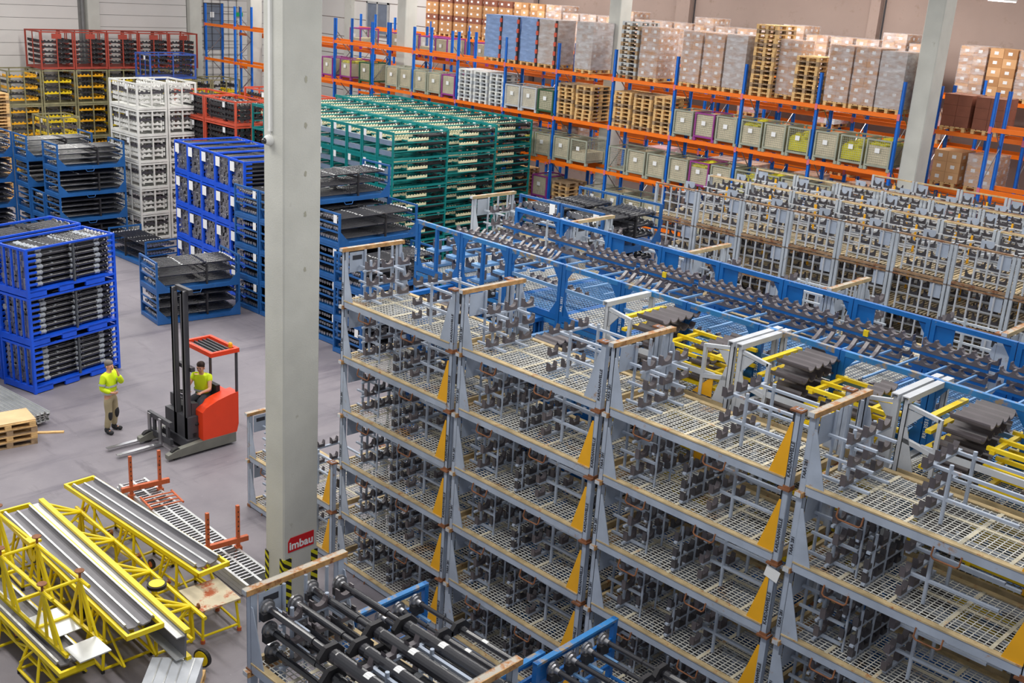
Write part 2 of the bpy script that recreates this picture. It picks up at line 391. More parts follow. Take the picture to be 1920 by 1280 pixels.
# ================================================================ shared shapes
def saddle(w, h, r, t, m):
    """open-topped cradle block: profile in y-z, thickness t along x"""
    def f():
        pts = [(0, -w/2, 0), (0, w/2, 0), (0, w/2, h)]
        for i in range(9):
            a = math.pi*i/8; pts.append((0, r*math.cos(a), h-r*math.sin(a)))
        pts.append((0, -w/2, h)); return MB().prism(pts, (t, 0, 0)).mesh('saddle', m)
    return cached(('sad', w, h, r, t, m.name), f)
def scallop(n, pitch, r, h, t, m, axis='x'):
    """row of n round cut-outs; profile runs along axis, thickness t along the other"""
    def f():
        L = n*pitch; pts = [(0, 0), (L, 0), (L, h)]
        for k in range(n-1, -1, -1):
            c = (k+.5)*pitch
            for i in range(7):
                a = math.pi*i/6; pts.append((c+r*math.cos(a), h-r*.85*math.sin(a)))
        pts.append((0, h))
        P = [(a, 0, b) for a, b in pts] if axis == 'x' else [(0, a, b) for a, b in pts]
        return MB().prism(P, (0, t, 0) if axis == 'x' else (t, 0, 0)).mesh('scallop', m)
    return cached(('sc', n, pitch, r, h, t, m.name, axis), f)
def sheet(n, pitch, r, th, L, m, axis='y'):
    """thin scalloped sheet of constant thickness; scallops along axis"""
    def f():
        up = []
        for k in range(n):
            c = (k+.5)*pitch; up.append((k*pitch, 0))
            for i in range(1, 6):
                a = math.pi*i/6; up.append((c-r*math.cos(a), -r*.8*math.sin(a)))
        up.append((n*pitch, 0)); pts = up+[(a, b-th) for a, b in reversed(up)]
        P = [(0, a, b) for a, b in pts] if axis == 'y' else [(a, 0, b) for a, b in pts]
        return MB().prism(P, (L, 0, 0) if axis == 'y' else (0, L, 0)).mesh('sheet', m)
    return cached(('sheet', n, pitch, r, th, L, m.name, axis), f)
def claw(m):
    def f():
        return MB().prism([(0, 0, 0), (0, .16, 0), (0, .16, .13), (0, .13, .06), (0, .03, .06), (0, 0, .13)], (.07, 0, 0)).mesh('claw', m)
    return cached(('claw', m.name), f)
def grid(lx, ly, px, py, b, h, m):
    def f():
        q = MB(); k = px/2
        while k < lx: q.box(k-b/2, 0, -h, k+b/2, ly, 0); k += px
        k = py/2
        while k < ly: q.box(0, k-b/2, -h*.6, lx, k+b/2, h*.25); k += py
        return q.mesh('grid', m)
    return cached(('grid', lx, ly, px, py, b, m.name), f)
def slats(lx, ly, p, wd, h, m):
    def f():
        q = MB(); k = 0
        while k < lx-wd/2: q.box(k, 0, -h, k+wd, ly, 0); k += p
        return q.mesh('slats', m)
    return cached(('slats', lx, ly, p, wd, m.name), f)
def panelgrid(lx, lz, p, b, m):
    """upright wire panel in x-z"""
    def f():
        q = MB(); k = p/2
        while k < lx: q.box(k-b/2, -b/2, 0, k+b/2, b/2, lz); k += p
        k = p/2
        while k < lz: q.box(0, -b/2, k-b/2, lx, b/2, k+b/2); k += p
        return q.mesh('wire', m)
    return cached(('pg', lx, lz, p, b, m.name), f)
def cpost(h, m, a=.085):
    def f(): return MB().box(0, 0, 0, a, .012, h).box(0, 0, 0, .012, a, h).box(a-.012, 0, 0, a, a, h).mesh('post', m)
    return cached(('cp', h, m.name, a), f)
def gusset(wd, h, m, flip):
    def f():
        s = -1 if flip else 1
        return MB().prism([(0, 0, 0), (s*wd, 0, 0), (s*.03, 0, h), (0, 0, h)], (0, .012, 0)).mesh('gusset', m)
    return cached(('gs', wd, h, m.name, flip), f)
def uloop(wd, dp, r, m):
    def f():
        pts = [(0, 0, 0), (0, -.03, -dp*.8), (.03, -.03, -dp), (wd-.03, -.03, -dp), (wd, -.03, -dp*.8), (wd, 0, 0)]
        return MB().path(pts, r, 6).mesh('loop', m)
    return cached(('ul', wd, dp, r, m.name), f)
def stencil(s, size, m): return cached(('tx', s, size, m.name), lambda: text_mesh(s, size, m, size*.02))
VERT = (R(90), R(-90), 0)   # lettering reading upwards on a post face seen from -y

# ================================================================ small driveshaft meshes
def shaft_mesh(L, r, kind='black', n=8, wrap=False):
    """lies along +y from 0 to L"""
    def f():
        q = MB(); j = L*.58
        q.tube((0, .05, 0), (0, j-.06, 0), r, n); q.tube((0, j+.06, 0), (0, L-.05, 0), r*1.15, n)
        q.lathe((0, j-.1, 0), (0, 1, 0), [(0, r), (.03, r*1.7), (.09, r*1.9), (.12, r*1.3), (.2, r*1.6), (.22, r)], n)
        q.mi = 1
        for y, s in ((0, 1), (L, -1)):
            q.lathe((0, y, 0), (0, s, 0), [(0, r*1.9), (.025, r*1.9), (.045, r*1.2), (.07, r*1.1)], n)
        q.mi = 2; q.box(-r*.7, L*.3, r*.82, r*.7, L*.3+.06, r*1.02)
        if wrap:
            for y in (L*.13, j-.14, L*.82): q.lathe((0, y, 0), (0, 1, 0), [(0, r*1.0), (.03, r*1.45), (.08, r*1.25), (.15, r*1.55), (.18, r*1.05)], 7)
        return q.mesh('driveshaft', BLACK, STEEL, mat('shaft_wrap', '#989ea6', .5, var=.3, scale=20) if wrap else PAPER, smooth=True)
    return cached(('sh', L, r, n, wrap), f)
STUFF = MB()           # driveshafts past the first few hundred, joined
NSHAFT = [0]
def stuff_shaft(M, L, r):
    a = M @ Vector((0, 0, 0)); b = M @ Vector((0, L, 0)); j0 = M @ Vector((0, L*.52, 0)); j1 = M @ Vector((0, L*.62, 0))
    STUFF.mi = 0; STUFF.tube(a, b, r, 8, None, False); STUFF.tube(j0, j1, r*1.8, 8)
    STUFF.mi = 1; STUFF.tube(a, M @ Vector((0, .035, 0)), r*1.8, 8); STUFF.tube(M @ Vector((0, L-.035, 0)), b, r*1.8, 8)

def at(loc, rz): return Matrix.Translation(loc) @ Matrix.Rotation(rz, 4, 'Z')
def lay_shafts(M, xs, zs, y0, L, r, where=None, wrap=False, jitter=.0):
    """layers of shafts in a rack whose frame is M; individual things when `where` is given, else joined stuff"""
    for li, z in enumerate(zs):
        for xi, x in enumerate(xs):
            dy = random.uniform(-jitter, jitter)
            P = M @ Matrix.Translation((x, y0+dy, z))
            if where is None: stuff_shaft(P, L, r); continue
            lay = 'top' if li == len(zs)-1 else ('bottom' if li == 0 else ORD[li+1]+' lowest')
            lab = f'black driveshaft, {ORD[xi+1]} from the left in the {lay} layer, {where}'
            o = bpy.data.objects.new('driveshaft', shaft_mesh(L, r, wrap=wrap)); link(o); o.matrix_world = P
            tag(o, lab, 'driveshaft', 'driveshafts laid in racks'); NSHAFT[0] += 1
# ================================================================ grey shaft racks (front block)
def tubev(h, r, m, n=8): return cached(('tv', round(h, 3), r, m.name), lambda: MB().tube((0, 0, 0), (0, 0, h), r, n).mesh('tube', m))
def grey_rack(w=2.98, d=1.28, orange=True, var=0, sign='box', rich=True, edge=RUST, both=False):
    key = ('grey', w, d, orange, var, sign, rich, edge.name, both)
    if key in CACHE: return CACHE[key]
    t = Tm(); g = GREY if var != 1 else GREY2; H = 1.03
    for y in (0, d-.05):
        t.box('side_channel', .09, y, .0, w-.09, y+.05, .115, g)
        t.box('channel_lip', .09, y-.012, .115, w-.09, y+.075, .135, LIP)
    for x in (.0, w-.085):
        t.box('end_channel', x, .085, .02, x+.05, d-.085, .12, LIP)
    t.add('mesh_deck', grid(w-.2, d-.16, .085, .062, .011, .009, DECK), (.1, .08, .128))
    for x in (.66, 1.3, 1.94, 2.5):
        if x < w-.2: t.box('deck_strap', x, .06, .126, x+.045, d-.06, .136, STRAP)
    t.box('deck_strap', .1, d*.5, .124, w-.1, d*.5+.05, .134, STRAP)
    for x in (.55, 1.72): t.add('fork_loop', uloop(.32, .13, .011, RUSTD), (x, -.006, .02))
    for x in (0, w-.085):
        for y in (0, d-.085):
            t.add('post', cpost(H, g), (x, y, 0))
            t.box('foot', x-.01, y-.012, -.03, x+.095, y+.09, .03, RUSTD)
    for y in (0.0, d-.012):
        t.add('gusset', gusset(.24, .72, g, False), (.085, y, .13))
        t.add('gusset', gusset(.24, .72, ORANGEY if (orange and y == 0) else g, True), (w-.085, y, .13), label='orange gusset plate' if (orange and y == 0) else None)
    for x, s in ((-.012, 1), (w-.09, -1)):
        if s < 0 and not both:
            for y in (-.04, d-.1): t.box('cap_plate', x-.05, y, 1.0, x+.11, y+.14, 1.025, RUSTD)
            continue
        tb = cached(('tbm', d, edge.name), lambda: MB().box(0, -.05, .05, .1, d+.05, .062).box(0, -.05, 0, .012, d+.05, .062).mesh('beam', BEAMT))
        t.add('top_beam', tb, (x, 0, 1.0)); t.box('beam_lip', x+.094, -.05, 1.0, x+.106, d+.05, 1.066, edge)
        for y in (-.055, d+.02): t.box('corner_cap', x+.01, y, 1.005, x+.09, y+.035, 1.06, PALE)
    if sign: 
        t.box('sign_plate', .088, .1, .62, .096, .42, .98, g)
        if sign == 'holder':
            t.box('card_holder', .097, .16, .84, .1, .36, .92, INK)
    if rich:
        for y in (.42, .72, 1.02):
            t.add('cradle_upright', tubev(.87, .022, g), (.12, y, .135))
        for y in (.3, .78): t.add('cradle_upright', tubev(.76, .024, g), (.44, y, .135))
        sd = saddle(.22, .14, .093, .07, DARK2)
        for k, z in enumerate((.2, .47, .74)):
            t.box('cradle_rail', .44, .12, z-.03, .475, 1.18, z, g)
            for y in (.3, .66, 1.03): t.add('cradle', sd, (.41+.05*(k % 2), y, z))
            for y in (.3, .78): t.box('cradle_arm', .12, y-.02, z-.03, .75, y+.02, z+.0, g)
        x0 = 1.75 if var != 2 else 1.35
        for y in (.36, .98):
            t.add('stand_upright', tubev(.72, .025, g), (x0+.25, y, .135))
            for z in (.42, .76):
                t.box('stand_rail', x0+.02, y-.02, z, min(x0+1.08, w-.1), y+.02, z+.035, g)
                t.add('end_cradle', saddle(.16, .17, .06, .07, BLACKM), (w-.26, y, z-.06))
        cl = claw(DARK)
        for z in (.2, .44, .78):
            t.box('claw_rail', x0, .2, z-.035, x0+.05, 1.12, z, g)
            for y in (.18, .5, .82): t.add('claw', cl, (x0-.02, y, z))
        if rich == 2:   # busier fittings on the lower tiers
            for z in (.18, .36, .6):
                t.box('claw_rail', x0-.42, .12, z-.03, x0-.37, 1.2, z, g)
                for y in (.15, .4, .66, .92): t.add('claw', claw(BLK2), (x0-.44, y, z))
            for y in (.25, .6, 1.05):
                t.add('stand_upright', tubev(.66, .018, g), (x0-.38, y, .135)); t.add('stand_upright', tubev(.8, .016, g), (.8, y, .135))
            for z in (.3, .62):
                t.box('stand_rail', .74, .2, z, .78, 1.14, z+.035, g)
                for y in (.3, .62, .95): t.add('cradle', saddle(.2, .13, .085, .06, BLK2), (.74, y, z+.035))
    CACHE[key] = t; return t
ROW1_DX, ROW1_RZ = 3.08, R(-1.9)
def row1_pos(i): return (-14.80+ROW1_DX*i, 11.66-.1*i)
for i in range(5):
    for k in range(6):
        x, y = row1_pos(i)
        if i == 4 and k < 3: continue
        j = random.uniform(-.012, .012)
        where = 'just right of the large column' if i == 0 else f'{ORD[i+1]} stack right of the large column'
        tier = 'topmost' if k == 5 else ('bottom' if k == 0 else ORD[k+1])
        t = thing('shaft_rack', f'grey shaft rack, {tier} tier of the front row, {where}', 'rack', (x+j, y+random.uniform(-.01, .01), k*1.03+.03), ROW1_RZ, 'grey shaft racks of the front row')
        grey_rack(rich=1 if k == 5 else 2, orange=not (k == 5 and i in (0, 1)), var=(0, 0, 0, 2, 1)[i], sign='holder' if (i == 0 and k == 5) else 'box', edge=RUST).stamp(t)
        # stencilled lettering on the paired posts
        if i < 4:
            part('stencil', stencil('KARDANWELLE', .065, INK), t, (2.955, -.004, .15), VERT)
            part('stencil', stencil('TARA 281', .06, INK), t, (.062, -.004, .2), VERT)
            if i == 2 and k == 3: part('paper_note', MB().box(0, -.012, 0, .2, -.008, .16).mesh('note', PAPER), t, (2.82, 0, .82), (0, R(12), 0))
# two-tier stack reaching left behind the column
for k in range(2):
    t = thing('shaft_rack', f'low grey shaft rack left of the front row, partly behind the column, {"upper" if k else "lower"} of two', 'rack', (-17.95, 11.75, k*1.03+.03), ROW1_RZ, 'grey shaft racks of the front row')
    grey_rack(orange=True, sign='holder').stamp(t)
# foreground stack with the long shafts
GX, GY = -9.25, 6.02
for k in range(4):
    tier = ('bottom', 'second', 'third', 'topmost')[k]
    t = thing('shaft_rack', f'grey shaft rack in the foreground before the column, {tier} tier', 'rack', (GX, GY, k*1.05+.03), 0, 'grey shaft racks in the foreground')
    grey_rack(w=2.95, d=1.3, orange=False, sign='holder', edge=RUST, both=True).stamp(t)
# the row behind the blue racks
for i in range(5):
    for k in range(6):
        if k < 4 and i > 0: continue
        tier = 'topmost' if k == 5 else ('bottom' if k == 0 else ORD[k+1])
        t = thing('shaft_rack', f'grey shaft rack behind the blue scalloped racks, {ORD[i+1]} from the left, {tier} tier', 'rack', (-17.2+2.96*i, 17.15-.06*i, k*1.03+.03), R(-1), 'grey shaft racks behind the blue racks')
        grey_rack(orange=False, var=1, sign='holder' if i % 2 else 'box', rich=(k > 3), edge=LIP).stamp(t)
# hidden carriers below those (one plain stacking column per bay)
def carrier(name, label, x, y, wd, dp, h, rz, m, group, tiers=4):
    """plain lower racks of a stack, hardly seen: posts and decks"""
    for k in range(tiers):
        hh = h/tiers
        t = thing(name, label.format(ORD[k+1]), 'rack', (x, y, k*hh+.002), rz, group)
        for a in (0, wd-.07):
            for b in (0, dp-.07): part('post', bxm(.07, .07, hh-.004, m), t, (a, b, 0))
        part('deck', bxm(wd-.14, dp-.14, .05, m), t, (.07, .07, .05))
        for b in (0, dp-.05): part('side_channel', bxm(wd-.14, .05, .1, m), t, (.07, b, .0))
for i in range(1, 5):
    carrier('shaft_rack', f'plain grey rack under the row behind the blue racks, {ORD[i+1]} from left, '+'{} tier', -17.2+2.96*i, 17.15-.06*i, 2.98, 1.28, 4*1.03+.03, R(-1), GREY2, 'grey shaft racks behind the blue racks')

# ================================================================ second row: light frames with yellow cradles
def row2_rack(kind):
    key = ('row2', kind)
    if key in CACHE: return CACHE[key]
    t = Tm(); w, d, H = 2.4, 1.16, 1.03; g = PALE if kind != 'blue' else BLUEW
    for y in (0, d-.05): t.box('side_channel', .07, y, 0, w-.07, y+.05, .11, g if kind == 'blue' else LIP)
    t.add('mesh_deck', grid(w-.16, d-.1, .085, .062, .011, .009, DECK), (.08, .05, .12))
    for x in (0, w-.075):
        for y in (0, d-.075): t.add('post', cpost(H, g, .075), (x, y, 0))
    for x in (-.01, w-.09):
        t.add('top_beam', cached(('tb2', g.name), lambda: MB().box(0, -.05, .06, .1, d+.05, .075).box(0, -.05, 0, .014, d+.05, .06).box(.086, -.05, 0, .1, d+.05, .06).mesh('b', g)), (x, 0, 1.0))
    for x, s in ((.075, 1), (w-.075, -1)):
        # looped side frame beside each end post
        lp = cached(('loop', g.name, s), lambda: MB().bar((0, 0, .95), (s*.42, 0, .88), .05).bar((s*.42, 0, .9), (s*.42, 0, .12), .05).bar((0, 0, .5), (s*.42, 0, .42), .06).prism([(0, -.01, .9), (s*.2, -.01, .88), (0, -.01, .66)], (0, .02, 0)).mesh('loop', g))
        t.add('side_frame', lp, (x, .03, 0))
        t.add('gusset', gusset(.2, .55, g, s < 0), (x, .0, .12))
    t.box('side_rail', .3, .02, .42, w-.3, .06, .5, g)
    wv = sheet(5, .19, .088, .022, .5, DARK2)
    bars = YELLOWR if kind == 'yellow' else (BLUEL if kind == 'blue' else GREY2)
    for k, z in enumerate((.22, .46, .7, .9)):
        t.add('wave_cradle', wv, (.34+.07*k, .1, z+.1))
        t.box('cradle_bar', .3, .08, z-.045, .38, d-.08, z, YELLOWR if kind != 'blue' else BLUEL)
        if k < 3:
            t.add('wave_cradle', sheet(5, .19, .088, .022, .24, DARK2), (1.55+.05*k, .1, z+.12))
            for y in (.12, .5, .9): t.box('cradle_rail', 1.05, y, z-.02, 2.2, y+.05, z+.03, bars)
            for x in (1.1, 1.95): t.box('cradle_bar', x, .1, z-.05, x+.06, d-.1, z, bars)
    if kind == 'yellow': t.add('gusset', gusset(.34, .3, ORANGEY, True), (w-.3, .02, .14), label='yellow triangular plate')
    CACHE[key] = t; return t
for i in range(4):
    for k in range(6):
        if k < 3: continue
        tier = 'topmost' if k == 5 else ORD[k+1]
        t = thing('cradle_rack', f'pale rack with yellow bars and dark scalloped cradles, second row, {ORD[i+1]} from left, {tier} tier', 'rack', (-9.98+2.46*i, 12.98-.05*i-.03*i, k*1.03+.03), ROW1_RZ, 'cradle racks of the second row')
        row2_rack('yellow').stamp(t)
    carrier('cradle_rack', f'plain lower cradle rack of the second row, {ORD[i+1]} from left, '+'{} tier', -9.98+2.46*i, 12.98-.08*i, 2.4, 1.16, 3*1.03+.03, ROW1_RZ, GREY2, 'cradle racks of the second row', 3)
for i in range(2):
    for k in range(5):
        tier = 'topmost' if k == 4 else ORD[k+1]
        t = thing('cradle_rack', f'blue cradle rack just behind the {ORD[i+1]} front stack, {tier} tier', 'rack', (-14.75+2.42*i, 13.06-.06*i, k*1.03+.03), ROW1_RZ, 'blue cradle racks of the second row')
        row2_rack('blue').stamp(t)

# ================================================================ blue racks with scalloped rests
BW_W, BW_D, BW_H, BW_RZ = 1.33, 2.78, 1.04, R(-2.9)
def blue_rack(kind, full=True):
    key = ('bw', kind, full)
    if key in CACHE: return CACHE[key]
    t = Tm(); w, d, H = BW_W, BW_D, BW_H; m = BLUEW; p = .075
    for x in (0, w-p):
        for y in (0, d-p): t.box('post', x, y, 0, x+p, y+p, H, m)
    for y in (0, d-p): t.box('top_rail', p, y, H-.075, w-p, y+p, H, BLUEE if y == 0 else m)
    for y in (0, d-.06): t.box('base_rail', p, y, .02, w-p, y+.06, .13, m)
    for x in (0, w-.06): t.box('base_rail', x, p, .02, x+.06, d-p, .13, m)
    t.add('deck', grid(w-.14, d-.14, .09, .07, .016, .012, DECK if kind != 'plate' else BLUEL), (.07, .07, .13))
    if full:
        for y in (.01, d-.022):
            for x, s in ((p, 1), (w-p, -1)):
                gp = cached(('bwg', s), lambda: MB().prism([(0, 0, 0), (s*.16, 0, 0), (0, 0, -.22)], (0, .012, 0)).mesh('g', m))
                t.add('corner_plate', gp, (x, y, H-.075))
                gq = cached(('bwh', s), lambda: MB().prism([(0, 0, 0), (s*.16, 0, 0), (0, 0, .25)], (0, .012, 0)).mesh('g', m))
                t.add('corner_plate', gq, (x, y, .13))
        if kind == 'open':
            t.box('middle_post', w*.45, .0, .13, w*.45+.06, .06, H-.075, m)
        else:
            t.box('mid_rail', p, .02, .56, w-p, .06, .62, BLUEL)
            t.box('name_plate', p, d-.05, .52, p+.3, d-.03, H-.08, m)
            t.box('mid_rail', p, d-.06, .5, w-p, d-.02, .55, m)
        wv = scallop(6, .197, .085, .11, .09, DARK2)
        for y in ((2.0, 2.35) if kind != 'open' else (1.0, 2.3)):
            for z in (.5, .72):
                t.add('scalloped_rest', wv, (.075, y, z)); t.box('rest_bar', .07, y+.01, z-.05, w-.07, y+.05, z, m)
        if kind == 'plate': t.add('scalloped_rest', wv, (.075, .5, .42)); t.add('scalloped_rest', wv, (.075, .75, .3))
        if kind == 'open':
            sd = saddle(.24, .2, .1, .06, DARK)
            for z in (.2, .5):
                for x in (.35, .95):
                    for y in (.25, .6): t.add('cradle', saddle(.2, .18, .08, .06, DARK2), (x, y, z), (0, 0, R(90)))
                    t.box('cradle_bar', x-.12, .1, z-.05, x+.12, .75, z-.0, BLUEL)
        for x in (.2, .66, 1.12): t.box('cross_bar', x, .35, .6, x+.03, 1.95, .63, BLUEL)
        cw = cached('tilt', lambda: MB().prism([(0, 0, .02), (0, .05, 0), (0, .16, .04), (0, .26, .14), (0, .22, .16), (0, .12, .08)], (.06, 0, 0)).mesh('tilt', DARK2))
        if kind != 'plate':
            for x in (.1, .3, .5, .7, .9, 1.1): t.add('tilted_rest', cw, (x, 1.35, .6))
        if kind == 'wave': t.box('yellow_block', .62, 1.98, .7, .7, 2.02, .8, YELLOWR)
    CACHE[key] = t; return t
cs, sn = math.cos(BW_RZ), math.sin(BW_RZ)
for i in range(10):
    x = -15.86+1.345*i*cs; y = 14.3+1.345*i*sn
    for k in range(6):
        full = k > 3 or (i == 0)
        if k < 3 and i > 0: continue
        tier = 'topmost' if k == 5 else ('bottom' if k == 0 else ORD[k+1])
        t = thing('blue_shaft_rack', f'blue rack with dark scalloped rests, {ORD[i+1]} from the left in the blue row, {tier} tier', 'rack', (x, y, k*BW_H+.02), BW_RZ, 'blue scalloped racks')
        blue_rack('open' if i < 2 else ('plate' if i % 3 else 'wave'), full).stamp(t)
        if k == 5: part('stencil', stencil('RRL 3551', .07, SAFETY), t, (.062, -.004, .2), VERT)
    if i: carrier('blue_shaft_rack', f'plain blue rack low in the blue row, {ORD[i+1]} from the left, '+'{} tier', x, y, BW_W, BW_D, 3*BW_H+.018, BW_RZ, BLUEW, 'blue scalloped racks', 3)

# ================================================================ rusty grey racks with barred fronts
def rust_rack(front, full=True):
    key = ('rr', front, full)
    if key in CACHE: return CACHE[key]
    t = Tm(); w, d, H = 1.27, 2.42, .885; p = .065
    for x in (0, w-p):
        for y in (0, d-p): t.box('post', x, y, 0, x+p, y+p, H, GREY2)
    for y in (0, d-.06): t.box('top_rail', p*0, y, H-.035, w, y+.06, H, RAIL if y == 0 else LIP)
    for y in (0, d-.06): t.box('base_rail', p, y, .03, w-p, y+.05, .08, RAIL)
    for x in (0, w-.05): t.box('base_rail', x, p, .02, x+.05, d-p, .1, LIP)
    t.add('deck', slats(w-.12, d-.12, .09, .05, .02, STRAPD), (.06, .06, .11))
    if front:
        for x in (.22, .48, .74, 1.0): t.add('front_bar', tubev(H-.13, .022, PALE), (x, .03, .1))
    if full:
        t.box('name_plate', w-.36 if front else .09, .05 if front else d-.04, H-.36, w-.1 if front else .38, .06 if front else d-.03, H-.06, GREY)
        t.box('name_plate', .09, d*.5, H-.34, .38, d*.5+.01, H-.05, GREY)
        sd = saddle(.23, .15, .095, .05, BLK2)
        for y in (.35, 1.2, 2.1):
            for z in (.16, .4, .62):
                t.box('cradle_bar', .08, y-.02, z-.03, w-.08, y+.02, z, PALE)
                for x in ((.3, .62, .95) if z != .4 else (.45, .8)): t.add('cradle', sd, (x, y, z), (0, 0, R(90)))
        for x, y in ((.3, .5), (.75, 1.3)): t.add('arm', cached('rarm', lambda: MB().bar((0, 0, 0), (.25, .55, .02), .05).mesh('arm', PALE)), (x, y, .62))
        t.box('orange_upright', .9, 1.9, .11, .94, 1.94, .75, ORANGEY)
    CACHE[key] = t; return t
for r, (y0, x0, n) in enumerate(((22.95, -16.4, 8), (25.42, -16.4, 7), (27.98, -14.1, 5))):
    for i in range(n+1):
        for k in range(7):
            if k < 4 or (r > 0 and k < 5): continue
            tier = 'topmost' if k == 6 else ORD[k+1]
            t = thing('barred_rack', f'rusty grey rack with dark cradles, {("front", "middle", "rear")[r]} rusty row, {ORD[i+1]} from the left, {tier} tier', 'rack', (x0+1.3*i, y0, k*.885+.02), 0, 'rusty grey racks')
            rust_rack(r == 0, True).stamp(t)
        kk = 4 if r == 0 else 5
        carrier('barred_rack', f'plain lower rack of the {("front", "middle", "rear")[r]} rusty row, {ORD[i+1]} from the left, '+'{} tier', x0+1.3*i, y0, 1.27, 2.42, kk*.885+.018, 0, GREY2, 'rusty grey racks', kk)
# ================================================================ teal racks
def teal_rack(front, top, end):
    key = ('teal', front, top, end)
    if key in CACHE: return CACHE[key]
    t = Tm(); w, d, H = .81, 2.56, .965; p = .06; m = TEAL
    for x in (0, w-p):
        for y in (0, d-p): t.box('post', x, y, 0, x+p, y+p, H, m)
    for y in (0, d-.05): t.box('top_rail', p, y, H-.1, w-p, y+.05, H, m)
    for y in (0, d-.05): t.box('base_rail', p, y, .0, w-p, y+.05, .07, m)
    for x in (0, w-.05): t.box('base_rail', x, p, .0, x+.05, d-p, .07, m)
    zs = (.3, .58, .9) if (top or end) else (.9,)
    for z in zs:
        for x in (0, w-.035): t.box('side_rail', x, p, z-.02, x+.035, d-p, z+.015, m)
    if front:
        for z in (.14, .5): t.box('front_tube', p, .03, z, w-p, .13, z+.16, SLATE)
        t.box('card', .1, -.006, .68, .24, 0, .9, PAPER)
    if top or end:
        cm = scallop(5, .14, .05, .09, .04, CREAM)
        cy = scallop(7, .13, .05, .1, .05, CREAM, 'y')
        for z in (.3, .62, .84) if end else (.62, .84):
            t.add('cream_comb', cy, (w-.12, .75, z)); t.add('cream_comb', cy, (.1, .35, z-.05))
        for y in (.95, 1.85): t.box('cross_bar', .06, y, .55, w-.06, y+.05, .6, m)
        bl = cached('tealload', lambda: MB().tube((0, 0, 0), (0, 1.0, 0), .05, 7).lathe((0, 1.0, 0), (0, 1, 0), [(0, .05), (.03, .1), (.12, .09), (.16, .04)], 7).lathe((0, .1, 0), (0, 1, 0), [(0, .05), (.03, .09), (.1, .05)], 7).mesh('joint', BLACKM))
        for x in (.2, .42, .62):
            for z in ((.2, .46, .74) if end else (.46, .74)): t.add('joint_shaft', bl, (x, 1.45+.1*((x*10) % 2), z))
        t.box('card', w*.5, d-.056, .7, w*.5+.13, d-.05, .9, PAPER)
    CACHE[key] = t; return t
TXE = (-28.05, -28.3, -28.95); TY = (24.15, 26.82, 29.45)
for r in range(3):
    n = 10 if r == 0 else 11
    for i in range(n):
        for k in range(6):
            top, end, front = k == 5, (i == 0 or (r == 0 and i < 0)), (r == 0 and i < 8)
            if not (top or end or (front and k >= 2)): continue
            tier = 'topmost' if top else ORD[k+1]
            t = thing('teal_rack', f'teal rack with cream combs, {("front", "middle", "back")[r]} teal row, {ORD[i+1]} from the right end, {tier} tier', 'rack', (TXE[r]-.83*(i+1), TY[r], k*.97+.01), 0, 'teal racks')
            teal_rack(front and (k >= 2), top, end).stamp(t)
    # plain carriers under the rest
    for i in range(n):
        if i == 0: continue
        kk = 2 if (r == 0 and i < 8) else 5
        carrier('teal_rack', f'plain lower teal rack, {("front", "middle", "back")[r]} teal row, {ORD[i+1]} from the right end, '+'{} tier', TXE[r]-.83*(i+1), TY[r], .81, 2.56, kk*.97+.005, 0, TEAL, 'teal racks', kk)

# ================================================================ dark blue shaft racks (open sides, shafts lie along their length)
def navy_rack(w, d, H=1.0, cards=False):
    key = ('navy', w, d, H, cards)
    if key in CACHE: return CACHE[key]
    t = Tm(); m = BLUED; p = .06
    for y in (0, d-p):
        for x in (0, w-p): t.box('post', x, y, 0, x+p, y+p, H, m)
        t.box('top_rail', p, y+.005, H-.055, w-p, y+p-.005, H-.0, m)
        for z in (.42, .66): t.box('mid_rail', p, y+.015, z, w-p, y+.045, z+.05, m)
        for x, s in ((p, 1), (w-p, -1)): pass
    for x in (0, w-.012):
        for y, s in ((p, 1), (d-p, -1)):
            g = cached(('ng', s), lambda: MB().prism([(0, 0, 0), (0, s*.32, 0), (0, 0, .34)], (.012, 0, 0)).mesh('g', m))
            t.add('corner_plate', g, (x, y, .13))
    for x in (0, w-.06): t.box('base_rail', x, p, .01, x+.06, d-p, .13, m)
    for y in (0, d-.06): t.box('base_rail', p, y, .01, w-p, y+.06, .13, m)
    t.box('deck', .06, .06, .1, w-.06, d-.06, .12, m)
    t.add('fork_loop', cached('nloop', lambda: MB().path([(0, 0, 0), (.02, .05, -.09), (.02, .3, -.09), (0, .35, 0)], .012, 6).mesh('l', m)), (w, d*.4, .02))
    for x in (.08, w-.14): t.box('middle_support', x, d*.6, .12, x+.06, d*.6+.05, H-.2, BLACKM)
    t.box('middle_rail', .08, d*.6, H-.35, w-.08, d*.6+.05, H-.3, BLACKM)
    if cards: t.box('card', w-.28, -.006, H-.3, w-.12, 0, H-.06, PAPER)
    CACHE[key] = t; return t
